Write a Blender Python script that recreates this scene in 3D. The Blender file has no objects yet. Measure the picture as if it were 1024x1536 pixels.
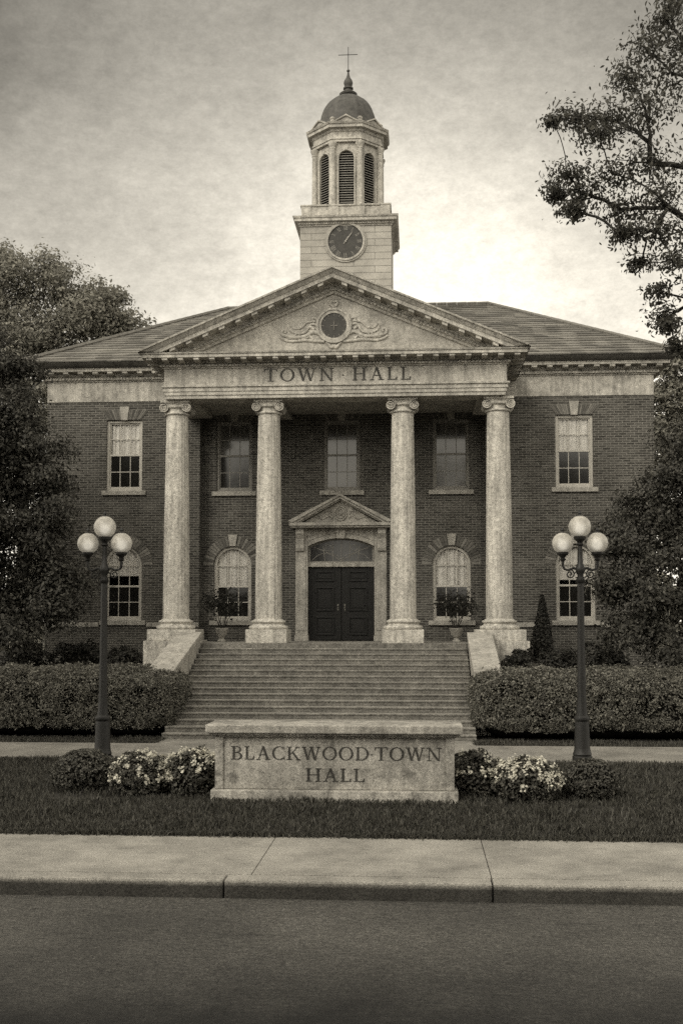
import bpy, bmesh, math, random
import numpy as np
from mathutils import Vector, Matrix, noise as mnoise
PI = math.pi
R = math.radians
random.seed(7)
rng = np.random.default_rng(7)
scene = bpy.context.scene
COL = scene.collection

# ------------------------------------------------------------------ materials
TINT = (1.0, 0.955, 0.86)          # the warm grey of old stone and print-toned daylight


def tint(v, t=TINT):
    return (v * t[0], v * t[1], v * t[2], 1.0)


class NT:
    """small node-tree helper"""
    def __init__(self, name):
        self.m = bpy.data.materials.new(name)
        self.m.use_nodes = True
        self.t = self.m.node_tree
        self.t.nodes.clear()
        self.out = self.n('ShaderNodeOutputMaterial')

    def n(self, typ, **kw):
        nd = self.t.nodes.new(typ)
        for k, v in kw.items():
            if k.startswith('_'):
                setattr(nd, k[1:], v)
            else:
                nd.inputs[k.replace('__', ' ')].default_value = v
        return nd

    def l(self, a, b):
        self.t.links.new(a, b)

    def coord(self, sx=1, sy=1, sz=1):
        tc = self.n('ShaderNodeTexCoord')
        mp = self.n('ShaderNodeMapping')
        mp.inputs['Scale'].default_value = (sx, sy, sz)
        self.l(tc.outputs['Object'], mp.inputs['Vector'])
        return mp.outputs['Vector']

    def noise(self, vec, scale, detail=4, rough=0.6):
        nd = self.n('ShaderNodeTexNoise', Scale=scale, Detail=detail, Roughness=rough)
        self.l(vec, nd.inputs['Vector'])
        return nd.outputs['Fac']

    def ramp(self, fac, stops):
        r = self.n('ShaderNodeValToRGB')
        e = r.color_ramp.elements
        while len(e) < len(stops):
            e.new(0.5)
        for el, (p, v) in zip(e, stops):
            el.position = p
            el.color = (v, v, v, 1)
        self.l(fac, r.inputs['Fac'])
        return r.outputs['Color']

    def mul(self, a, b, op='MULTIPLY'):
        m = self.n('ShaderNodeMath', _operation=op)
        for i, x in enumerate((a, b)):
            if isinstance(x, (int, float)):
                m.inputs[i].default_value = x
            else:
                self.l(x, m.inputs[i])
        return m.outputs[0]

    def colour(self, val, t=TINT):
        """grey value socket -> tinted colour"""
        v = self.n('ShaderNodeVectorMath', _operation='SCALE')
        v.inputs[0].default_value = t
        if isinstance(val, (int, float)):
            v.inputs['Scale'].default_value = val
        else:
            self.l(val, v.inputs['Scale'])
        return v.outputs[0]

    def bsdf(self, col, rough=0.85, bump=None, bstr=0.3, bdist=0.02, spec=0.3, metal=0.0):
        b = self.n('ShaderNodeBsdfPrincipled', Roughness=rough, Metallic=metal)
        b.inputs['Specular IOR Level'].default_value = spec
        self.l(col, b.inputs['Base Color'])
        if bump is not None:
            bp = self.n('ShaderNodeBump', Strength=bstr, Distance=bdist)
            self.l(bump, bp.inputs['Height'])
            self.l(bp.outputs['Normal'], b.inputs['Normal'])
        return b

    def done(self, sh):
        self.l(sh.outputs[0], self.out.inputs['Surface'])
        return self.m


def stone_mat(name, v, mott=0.35, streak=0.25, speck=0.3, rough=0.9, fine=38, riser=None, stain=None):
    n = NT(name)
    c = n.coord()
    big = n.ramp(n.noise(c, 1.6, 6, 0.65), [(0.3, 1 - mott), (0.7, 1.0 + mott * 0.3)])
    sp = n.ramp(n.noise(c, fine, 3, 0.7), [(0.33, 1 - speck), (0.62, 1 + speck * 0.35)])
    sp2 = n.ramp(n.noise(c, 11, 5, 0.7), [(0.32, 1 - speck * 0.9), (0.56, 1.05)])
    cs = n.coord(5, 5, 0.5)
    st = n.ramp(n.noise(cs, 1.5, 5, 0.6), [(0.35, 1 - streak), (0.6, 1.0)])
    val = n.mul(n.mul(n.mul(big, sp), n.mul(st, sp2)), v)
    if stain:                       # water stains and lichen
        val = n.mul(val, n.ramp(n.noise(n.coord(1.0, 1.0, 1.6), stain, 6, 0.7), [(0.36, 0.55), (0.46, 1.0)]))
    if riser:                       # top light painted in by normal: lighter treads, darker risers
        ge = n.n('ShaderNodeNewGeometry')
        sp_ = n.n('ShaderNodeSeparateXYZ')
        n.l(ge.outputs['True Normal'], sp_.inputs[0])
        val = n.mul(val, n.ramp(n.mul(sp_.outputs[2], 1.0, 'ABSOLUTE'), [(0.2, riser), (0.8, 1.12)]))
    h = n.mul(n.noise(c, 30, 6, 0.7), n.noise(c, 6, 4, 0.6), 'ADD')
    return n.done(n.bsdf(n.colour(val), rough, h, 0.5, 0.02, 0.2))


def brick_mat(name, v1, v2, mort):
    n = NT(name)
    tc = n.n('ShaderNodeTexCoord')
    sx = n.n('ShaderNodeSeparateXYZ')
    n.l(tc.outputs['Object'], sx.inputs[0])
    cb = n.n('ShaderNodeCombineXYZ')
    n.l(n.mul(sx.outputs[0], sx.outputs[1], 'ADD'), cb.inputs[0])
    n.l(sx.outputs[2], cb.inputs[1])
    b = n.n('ShaderNodeTexBrick', Scale=1.0)
    b.inputs['Color1'].default_value = (v1, v1, v1, 1)
    b.inputs['Color2'].default_value = (v2, v2, v2, 1)
    b.inputs['Mortar'].default_value = (mort, mort, mort, 1)
    b.inputs['Mortar Size'].default_value = 0.009
    b.inputs['Mortar Smooth'].default_value = 0.15
    b.inputs['Brick Width'].default_value = 0.225
    b.inputs['Row Height'].default_value = 0.070
    n.l(cb.outputs[0], b.inputs['Vector'])
    c = n.coord()
    big = n.ramp(n.noise(c, 0.9, 6, 0.65), [(0.3, 0.7), (0.7, 1.2)])
    fn = n.ramp(n.noise(c, 22, 4, 0.7), [(0.3, 0.65), (0.7, 1.3)])
    val = n.mul(n.mul(b.outputs['Color'], big), fn)
    h = n.mul(n.mul(b.outputs['Fac'], -0.8), n.mul(n.noise(c, 50, 3), 0.4), 'ADD')
    return n.done(n.bsdf(n.colour(val), 0.9, h, 0.7, 0.012, 0.15))


def block_mat(name, v, bw=0.9, bh=0.3, joint=0.35):
    n = NT(name)
    tc = n.n('ShaderNodeTexCoord')
    sx = n.n('ShaderNodeSeparateXYZ')
    n.l(tc.outputs['Object'], sx.inputs[0])
    cb = n.n('ShaderNodeCombineXYZ')
    n.l(n.mul(sx.outputs[0], sx.outputs[1], 'ADD'), cb.inputs[0])
    n.l(sx.outputs[2], cb.inputs[1])
    b = n.n('ShaderNodeTexBrick', Scale=1.0)
    b.inputs['Color1'].default_value = (v, v, v, 1)
    b.inputs['Color2'].default_value = (v * 0.86,) * 3 + (1,)
    b.inputs['Mortar'].default_value = (v * joint,) * 3 + (1,)
    b.inputs['Mortar Size'].default_value = 0.012
    b.inputs['Mortar Smooth'].default_value = 0.3
    b.inputs['Brick Width'].default_value = bw
    b.inputs['Row Height'].default_value = bh
    n.l(cb.outputs[0], b.inputs['Vector'])
    c = n.coord()
    big = n.ramp(n.noise(c, 2.0, 6, 0.65), [(0.3, 0.72), (0.65, 1.05)])
    fn = n.ramp(n.noise(c, 30, 4, 0.7), [(0.3, 0.75), (0.7, 1.15)])
    val = n.mul(n.mul(b.outputs['Color'], big), fn)
    h = n.mul(n.mul(b.outputs['Fac'], -0.8), n.mul(n.noise(c, 25, 5), 0.5), 'ADD')
    return n.done(n.bsdf(n.colour(val), 0.9, h, 0.6, 0.02, 0.2))


def simple_mat(name, v, rough=0.7, var=0.25, scale=8, spec=0.3, metal=0.0, t=TINT, bstr=0.2):
    n = NT(name)
    c = n.coord()
    f = n.ramp(n.noise(c, scale, 5, 0.65), [(0.3, 1 - var), (0.7, 1 + var * 0.5)])
    return n.done(n.bsdf(n.colour(n.mul(f, v), t), rough, n.noise(c, scale * 5, 4), bstr, 0.01, spec, metal))


def leaf_mat(name, v, var=0.6, trans=0.25, rough=0.55):
    n = NT(name)
    a = n.n('ShaderNodeAttribute', _attribute_name='rnd')
    f = n.ramp(a.outputs['Fac'], [(0.0, 1 - var), (1.0, 1 + var)])
    col = n.colour(n.mul(f, v), (1.0, 0.96, 0.82))
    b = n.bsdf(col, rough, spec=0.25)
    tr = n.n('ShaderNodeBsdfTranslucent')
    n.l(col, tr.inputs['Color'])
    mx = n.n('ShaderNodeMixShader', Fac=trans)
    n.l(b.outputs[0], mx.inputs[1])
    n.l(tr.outputs[0], mx.inputs[2])
    return n.done(mx)


def rnd_mat(name, v, var, rough=0.85, scale=20, spec=0.2):
    n = NT(name)
    a = n.n('ShaderNodeAttribute', _attribute_name='rnd')
    f = n.ramp(a.outputs['Fac'], [(0.0, 1 - var), (1.0, 1 + var)])
    c = n.coord()
    g = n.ramp(n.noise(c, scale, 5, 0.7), [(0.3, 0.6), (0.7, 1.25)])
    g2 = n.ramp(n.noise(c, 0.7, 4, 0.6), [(0.3, 0.8), (0.7, 1.15)])
    return n.done(n.bsdf(n.colour(n.mul(n.mul(f, n.mul(g, g2)), v)), rough, n.noise(c, scale * 2, 4), 0.4, 0.015, spec))


def glass_mat(name):
    n = NT(name)
    fr = n.n('ShaderNodeFresnel', IOR=1.55)
    ge = n.n('ShaderNodeNewGeometry')          # same reflectance from either face of the thin pane
    n.l(n.mul(1.55, n.mul(ge.outputs['Backfacing'], 1.0 / 1.55 - 1.55), 'ADD'), fr.inputs['IOR'])
    c = n.coord()
    bp = n.n('ShaderNodeBump', Strength=0.06, Distance=0.02)
    n.l(n.noise(c, 2.2, 2), bp.inputs['Height'])
    gl = n.n('ShaderNodeBsdfGlossy', Roughness=0.2)
    gl.inputs['Color'].default_value = (0.95, 0.94, 0.92, 1)
    n.l(bp.outputs['Normal'], gl.inputs['Normal'])
    n.l(bp.outputs['Normal'], fr.inputs['Normal'])
    tr = n.n('ShaderNodeBsdfTransparent')
    tr.inputs['Color'].default_value = (0.93, 0.92, 0.90, 1)
    mx = n.n('ShaderNodeMixShader')
    n.l(n.mul(fr.outputs[0], 0.5), mx.inputs[0])
    n.l(tr.outputs[0], mx.inputs[1])
    n.l(gl.outputs[0], mx.inputs[2])
    return n.done(mx)


def dark_glass_mat(name, v):
    """old wavy pane with an unlit room or a drawn blind close behind it"""
    n = NT(name)
    c = n.coord()
    b = n.bsdf(n.colour(n.mul(n.ramp(n.noise(c, 1.7, 4), [(0.3, 0.7), (0.7, 1.2)]), v)), 0.10, n.noise(c, 2.2, 2), 0.05, 0.02, 0.5)
    b.inputs['IOR'].default_value = 1.55
    return n.done(b)


def globe_mat():
    n = NT('frosted_globe')
    c = n.coord()
    f = n.ramp(n.noise(c, 9, 4, 0.6), [(0.3, 0.55), (0.7, 1.0)])
    col = n.colour(n.mul(f, 0.50), (1, 0.95, 0.84))
    b = n.bsdf(col, 0.35, spec=0.5)
    n.l(n.colour(n.mul(f, 1.0), (1, 0.92, 0.76)), b.inputs['Emission Color'])
    b.inputs['Emission Strength'].default_value = 0.07
    tr = n.n('ShaderNodeBsdfRefraction', Roughness=0.9, IOR=1.35)
    mx = n.n('ShaderNodeMixShader', Fac=0.3)
    n.l(b.outputs[0], mx.inputs[1])
    n.l(tr.outputs[0], mx.inputs[2])
    return n.done(mx)


def emit_mat(name, v):
    n = NT(name)
    e = n.n('ShaderNodeEmission', Strength=v)
    e.inputs['Color'].default_value = (1, 0.93, 0.78, 1)
    return n.done(e)


def asphalt_mat():
    n = NT('asphalt')
    c = n.coord()
    cs = n.coord(0.6, 3.6, 1)
    a = n.ramp(n.noise(c, 70, 4, 0.8), [(0.36, 0.25), (0.64, 1.75)])
    a2 = n.ramp(n.noise(c, 22, 6, 0.8), [(0.36, 0.55), (0.64, 1.4)])
    b = n.ramp(n.noise(c, 0.55, 6, 0.6), [(0.3, 0.62), (0.7, 1.25)])
    st = n.ramp(n.noise(cs, 1.6, 6, 0.75), [(0.30, 0.45), (0.40, 1.02)])
    v = n.mul(n.mul(n.mul(a, a2), n.mul(b, st)), 0.103)
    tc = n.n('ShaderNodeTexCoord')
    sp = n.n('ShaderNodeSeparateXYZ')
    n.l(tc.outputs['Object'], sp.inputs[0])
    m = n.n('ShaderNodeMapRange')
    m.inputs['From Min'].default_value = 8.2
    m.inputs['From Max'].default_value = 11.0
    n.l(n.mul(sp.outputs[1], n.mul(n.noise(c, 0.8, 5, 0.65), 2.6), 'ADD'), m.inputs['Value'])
    v = n.mul(v, n.ramp(m.outputs[0], [(0.28, 0.14), (1.0, 1.0)]))  # vignette-like darkening painted into the near road, easing out toward the kerb
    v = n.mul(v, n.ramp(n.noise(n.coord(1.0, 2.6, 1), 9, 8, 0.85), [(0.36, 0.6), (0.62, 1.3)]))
    h = n.mul(n.noise(c, 90, 4, 0.8), n.noise(c, 20, 5, 0.7), 'ADD')
    return n.done(n.bsdf(n.colour(v), 0.8, h, 0.9, 0.03, 0.35))


def walk_mat(name, v, face_shade=False):
    n = NT(name)
    c = n.coord()
    cs = n.coord(0.9, 3.4, 1)
    a = n.ramp(n.noise(c, 55, 4, 0.8), [(0.36, 0.48), (0.62, 1.22)])
    b = n.ramp(n.noise(c, 1.1, 8, 0.78), [(0.34, 0.58), (0.62, 1.12)])
    st = n.ramp(n.noise(cs, 2.6, 7, 0.8), [(0.32, 0.5), (0.41, 1.0)])
    val = n.mul(n.mul(a, n.mul(b, st)), v)
    if face_shade:                       # shade painted into the colour of the road face below the top edge
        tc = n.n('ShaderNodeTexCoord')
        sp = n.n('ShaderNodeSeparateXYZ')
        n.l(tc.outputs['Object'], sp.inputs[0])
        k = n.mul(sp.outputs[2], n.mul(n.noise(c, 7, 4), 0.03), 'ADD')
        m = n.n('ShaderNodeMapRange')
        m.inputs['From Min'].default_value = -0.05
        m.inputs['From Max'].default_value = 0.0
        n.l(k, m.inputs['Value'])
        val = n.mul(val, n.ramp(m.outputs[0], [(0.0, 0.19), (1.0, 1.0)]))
    h = n.mul(n.noise(c, 45, 5, 0.75), n.noise(cs, 5, 5, 0.7), 'ADD')
    return n.done(n.bsdf(n.colour(val), 0.9, h, 0.6, 0.025, 0.2))


M = {
    'stone': stone_mat('weathered_stone', 0.54, 0.40, 0.34, 0.36),
    'column': stone_mat('column_stone', 0.61, 0.30, 0.36, 0.42),
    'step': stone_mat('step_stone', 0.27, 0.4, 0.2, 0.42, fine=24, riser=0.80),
    'tympanum': stone_mat('tympanum_stone', 0.48, 0.4, 0.2, 0.3),
    'sign': stone_mat('sign_granite', 0.46, 0.50, 0.30, 0.38, stain=2.3),
    'trim': stone_mat('trim_stone', 0.44, 0.35, 0.25, 0.3),
    'brick': brick_mat('brick', 0.045, 0.10, 0.19),
    'voussoir': rnd_mat('arch_brick', 0.15, 0.5),
    'block': block_mat('tower_stone', 0.42, 1.3, 0.21, 0.55),
    'slate': rnd_mat('roof_slate', 0.16, 0.35),
    'lead': simple_mat('dome_lead', 0.06, 0.6, 0.6, 6, 0.4),
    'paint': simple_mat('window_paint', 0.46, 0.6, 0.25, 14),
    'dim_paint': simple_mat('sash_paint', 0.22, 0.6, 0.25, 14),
    'door': simple_mat('door_wood', 0.007, 0.42, 0.4, 9, 0.3),
    'iron': simple_mat('cast_iron', 0.011, 0.5, 0.4, 25, 0.4),
    'brass': simple_mat('door_brass', 0.2, 0.45, 0.2, 10, 0.5, 0.8),
    'glass': glass_mat('window_glass'),
    'dark_glass': dark_glass_mat('dark_window_glass', 0.012),
    'blind_glass': dark_glass_mat('blind_window_glass', 0.075),
    'curtain': simple_mat('curtain_cloth', 0.62, 0.9, 0.2, 5, t=(1, 0.985, 0.95)),
    'blind': simple_mat('blind_cloth', 0.14, 0.9, 0.2, 5, t=(1, 0.985, 0.95)),
    'gutter': stone_mat('gutter_metal', 0.13, 0.4, 0.3, 0.3),
    'louver': simple_mat('louver_wood', 0.20, 0.8, 0.3, 10),
    'dark': simple_mat('dark_interior', 0.012, 0.9, 0.3, 3),
    'clock': simple_mat('clock_face', 0.05, 0.6, 0.4, 7),
    'gilt': simple_mat('clock_gilt', 0.26, 0.5, 0.3, 20),
    'letter': simple_mat('letter_bronze', 0.055, 0.7, 0.4, 20),
    'cut': stone_mat('incised_letter', 0.075, 0.4, 0.2, 0.5),
    'globe': globe_mat(),
    'bulb': emit_mat('lit_bulb', 1.1),
    'bark': simple_mat('bark', 0.045, 0.95, 0.5, 14, 0.1, bstr=0.8),
    'leaf_dark': leaf_mat('leaf_dark', 0.060),
    'leaf_near': leaf_mat('leaf_near', 0.075, 0.5, 0.45),
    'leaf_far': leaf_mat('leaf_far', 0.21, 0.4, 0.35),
    'leaf_hedge': leaf_mat('leaf_hedge', 0.135, 0.7),
    'leaf_shrub': leaf_mat('leaf_shrub', 0.035, 0.6),
    'leaf_box': leaf_mat('leaf_box', 0.085, 0.6),
    'petal': leaf_mat('petal', 0.52, 0.35, 0.2),
    'core': simple_mat('foliage_core', 0.012, 1.0, 0.5, 6, 0.0),
    'grass': leaf_mat('grass_blade', 0.070, 0.7),
    'soil': simple_mat('turf_soil', 0.045, 1.0, 0.5, 5, 0.05, bstr=0.8),
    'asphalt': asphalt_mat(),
    'walk': walk_mat('concrete_walk', 0.35),
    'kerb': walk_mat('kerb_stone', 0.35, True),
    'path': walk_mat('path_stone', 0.26),
}


# ------------------------------------------------------------------ mesh builder
class MB:
    def __init__(self):
        self.v, self.f, self.r = [], [], []

    def add(self, vs, fs, rnd=None):
        o = len(self.v)
        self.v += [tuple(p) for p in vs]
        for f in fs:
            self.f.append([i + o for i in f])
            self.r.append(0.5 if rnd is None else rnd)
        return self

    def box(self, x0, x1, y0, y1, z0, z1, rnd=None):
        vs = [(x0, y0, z0), (x1, y0, z0), (x1, y1, z0), (x0, y1, z0), (x0, y0, z1), (x1, y0, z1), (x1, y1, z1), (x0, y1, z1)]
        return self.add(vs, [(0, 3, 2, 1), (4, 5, 6, 7), (0, 1, 5, 4), (1, 2, 6, 5), (2, 3, 7, 6), (3, 0, 4, 7)], rnd)

    def prism_xz(self, poly, y0, y1, rnd=None):
        n = len(poly)
        vs = [(x, y0, z) for x, z in poly] + [(x, y1, z) for x, z in poly]
        fs = [list(range(n)), list(range(2 * n - 1, n - 1, -1))]
        fs += [(i, i + n, (i + 1) % n + n, (i + 1) % n) for i in range(n)]
        return self.add(vs, fs, rnd)

    def prism_yz(self, poly, x0, x1, rnd=None):
        n = len(poly)
        vs = [(x0, y, z) for y, z in poly] + [(x1, y, z) for y, z in poly]
        fs = [list(range(n)), list(range(2 * n - 1, n - 1, -1))]
        fs += [(i, i + n, (i + 1) % n + n, (i + 1) % n) for i in range(n)]
        return self.add(vs, fs, rnd)

    def ring_xz(self, outer, inner, y0, y1, closed=False):
        """frame between two matching contours, front at y0"""
        n = len(outer)
        vs = [(x, y0, z) for x, z in outer] + [(x, y0, z) for x, z in inner] + [(x, y1, z) for x, z in inner] + [(x, y1, z) for x, z in outer]
        fs = []
        m = n if closed else n - 1
        for i in range(m):
            j = (i + 1) % n
            fs += [(i, j, n + j, n + i), (n + i, n + j, 2 * n + j, 2 * n + i), (2 * n + i, 2 * n + j, 3 * n + j, 3 * n + i), (3 * n + i, 3 * n + j, j, i)]
        if not closed:
            fs += [(0, n, 2 * n, 3 * n), (n - 1, 2 * n - 1, 3 * n - 1, 4 * n - 1)]
        return self.add(vs, fs)

    def lathe(self, prof, cx=0, cy=0, seg=32, a0=0.0, radf=None):
        vs, fs = [], []
        for r, z in prof:
            for k in range(seg):
                a = a0 + 2 * PI * k / seg
                rr = r * (radf(a, z) if radf else 1.0)
                vs.append((cx + rr * math.cos(a), cy + rr * math.sin(a), z))
        m = len(prof)
        for i in range(m - 1):
            for k in range(seg):
                k2 = (k + 1) % seg
                fs.append((i * seg + k, i * seg + k2, (i + 1) * seg + k2, (i + 1) * seg + k))
        fs.append(list(range(seg - 1, -1, -1)))
        fs.append([(m - 1) * seg + k for k in range(seg)])
        return self.add(vs, fs)

    def tube(self, pts, rad, seg=8):
        pts = [Vector(p) for p in pts]
        n = len(pts)
        if not isinstance(rad, (list, tuple)):
            rad = [rad] * n
        vs, fs = [], []
        up = Vector((0.13, 0.21, 0.97))
        for i, p in enumerate(pts):
            d = (pts[min(i + 1, n - 1)] - pts[max(i - 1, 0)])
            if d.length < 1e-9:
                d = Vector((0, 0, 1))
            d.normalize()
            u = d.cross(up)
            if u.length < 1e-3:
                u = d.cross(Vector((1, 0, 0)))
            u.normalize()
            w = d.cross(u)
            for k in range(seg):
                a = 2 * PI * k / seg
                vs.append(p + (u * math.cos(a) + w * math.sin(a)) * rad[i])
        for i in range(n - 1):
            for k in range(seg):
                k2 = (k + 1) % seg
                fs.append((i * seg + k, i * seg + k2, (i + 1) * seg + k2, (i + 1) * seg + k))
        fs.append(list(range(seg)))
        fs.append([(n - 1) * seg + k for k in range(seg)])
        return self.add(vs, fs)

    def sweep(self, path, prof, closed=False):
        """profile (offset outward, z) along a plan path; outward = right of travel"""
        n = len(path)
        segs = n if closed else n - 1
        nor = []
        for i in range(segs):
            a, b = path[i], path[(i + 1) % n]
            dx, dy = b[0] - a[0], b[1] - a[1]
            L = math.hypot(dx, dy)
            nor.append((dy / L, -dx / L))
        mit = []
        for i in range(n):
            if closed:
                n0, n1 = nor[i - 1], nor[i]
            else:
                n0, n1 = nor[max(i - 1, 0)], nor[min(i, segs - 1)]
            d = 1 + n0[0] * n1[0] + n0[1] * n1[1]
            mit.append(((n0[0] + n1[0]) / d, (n0[1] + n1[1]) / d))
        m = len(prof)
        vs, fs = [], []
        for i in range(n):
            for o, z in prof:
                vs.append((path[i][0] + mit[i][0] * o, path[i][1] + mit[i][1] * o, z))
        for i in range(segs):
            j = (i + 1) % n
            for k in range(m):
                k2 = (k + 1) % m
                fs.append((i * m + k, j * m + k, j * m + k2, i * m + k2))
        if not closed:
            fs += [list(range(m)), [(n - 1) * m + k for k in range(m)][::-1]]
        return self.add(vs, fs)

    def sphere(self, c, r, seg=24, rings=14, sz=1.0):
        prof = []
        for i in range(rings + 1):
            a = -PI / 2 + PI * i / rings
            prof.append((max(r * math.cos(a), 0.0005), c[2] + r * sz * math.sin(a)))
        return self.lathe(prof, c[0], c[1], seg)

    def xf(self, fn):
        self.v = [fn(p) for p in self.v]
        return self

    def build(self, name, mat, parent=None, smooth=False, bevel=0.0, angle=35, base=None, recalc=True):
        if base is None:
            base = BASE.get(parent.name, (0, 0, 0)) if parent else (0, 0, 0)
        me = bpy.data.meshes.new(name)
        me.from_pydata([(p[0] - base[0], p[1] - base[1], p[2] - base[2]) for p in self.v], [], self.f)
        at = me.attributes.new('rnd', 'FLOAT', 'FACE')
        at.data.foreach_set('value', self.r)
        me.materials.append(mat)
        if recalc:
            bm = bmesh.new()
            bm.from_mesh(me)
            bmesh.ops.recalc_face_normals(bm, faces=bm.faces)
            bm.to_mesh(me)
            bm.free()
        if smooth:
            me.polygons.foreach_set('use_smooth', [True] * len(me.polygons))
            me.set_sharp_from_angle(angle=R(angle))
        o = bpy.data.objects.new(name, me)
        COL.objects.link(o)
        if parent:
            o.parent = parent
        BASE[o.name] = base
        if bevel:
            md = o.modifiers.new('edge', 'BEVEL')
            md.width = bevel
            md.segments = 2
            md.limit_method = 'ANGLE'
        return o


BASE = {}


def empty(name, loc, label, cat, group=None):
    o = bpy.data.objects.new(name, None)
    COL.objects.link(o)
    o.location = loc
    o.empty_display_size = 0.2
    BASE[o.name] = tuple(loc)
    tag(o, label, cat, group)
    return o


def tag(o, label=None, cat=None, group=None, kind=None):
    if label:
        o['label'] = label
    if cat:
        o['category'] = cat
    if group:
        o['group'] = group
    if kind:
        o['kind'] = kind
    return o


def copy_tree(o, loc, label=None):
    c = o.copy()
    COL.objects.link(c)
    c.location = loc
    if label:
        c['label'] = label
    for ch in o.children:
        d = ch.copy()
        COL.objects.link(d)
        d.parent = c
        for g in ch.children:
            e = g.copy()
            COL.objects.link(e)
            e.parent = d
    return c


# ------------------------------------------------------------------ leaves and plants
def leaves_obj(name, mat, parent, cen, nrm, size, aspect=0.5, base=(0, 0, 0), fold=0.25, droop=0.0):
    """one mesh of many leaf-shaped faces; cen (N,3), nrm (N,3) preferred facing, size (N,)"""
    N = len(cen)
    nrm = nrm + rng.normal(0, 0.75, (N, 3))
    nrm /= np.linalg.norm(nrm, axis=1, keepdims=True) + 1e-9
    t = rng.normal(0, 1, (N, 3))
    t[:, 2] -= droop
    t -= (t * nrm).sum(1, keepdims=True) * nrm
    t /= np.linalg.norm(t, axis=1, keepdims=True) + 1e-9
    b = np.cross(nrm, t)
    s = size[:, None]
    V = np.empty((N, 6, 3), np.float32)
    V[:, 0] = cen - t * s * 0.5
    V[:, 1] = cen - t * s * 0.12 + b * s * aspect * 0.5 + nrm * s * fold * 0.35
    V[:, 2] = cen + t * s * 0.22 + b * s * aspect * 0.4 + nrm * s * fold * 0.25
    V[:, 3] = cen + t * s * 0.5 - nrm * s * 0.08
    V[:, 4] = cen + t * s * 0.22 - b * s * aspect * 0.4 + nrm * s * fold * 0.25
    V[:, 5] = cen - t * s * 0.12 - b * s * aspect * 0.5 + nrm * s * fold * 0.35
    V -= np.array(base, np.float32)
    idx = (np.arange(N) * 6)[:, None]
    F = np.concatenate([idx + np.array([[0, 1, 2, 3]]), idx + np.array([[0, 3, 4, 5]])], 1).reshape(-1)
    me = bpy.data.meshes.new(name)
    me.vertices.add(N * 6)
    me.vertices.foreach_set('co', V.reshape(-1))
    me.loops.add(N * 8)
    me.loops.foreach_set('vertex_index', F.astype(np.int32))
    me.polygons.add(N * 2)
    me.polygons.foreach_set('loop_start', (np.arange(N * 2) * 4).astype(np.int32))
    me.polygons.foreach_set('loop_total', np.full(N * 2, 4, np.int32))
    me.update(calc_edges=True)
    at = me.attributes.new('rnd', 'FLOAT', 'FACE')
    at.data.foreach_set('value', np.repeat(rng.random(N).astype(np.float32), 2))
    me.materials.append(mat)
    o = bpy.data.objects.new(name, me)
    COL.objects.link(o)
    o.parent = parent
    return o


def unit(n):
    d = rng.normal(0, 1, (n, 3))
    return d / np.linalg.norm(d, axis=1, keepdims=True)


def curve_pts(a, b, sag, n=6, wob=0.1):
    a, b = Vector(a), Vector(b)
    L = (b - a).length
    out = []
    w = Vector(rng.normal(0, wob * L, 3))
    for i in range(n + 1):
        t = i / n
        p = a.lerp(b, t) + Vector((0, 0, sag * L * math.sin(PI * t))) + w * math.sin(PI * t) * 0.6
        out.append(p + Vector(rng.normal(0, 0.012 * L, 3)) * (0 if i in (0, n) else 1))
    return out


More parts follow.
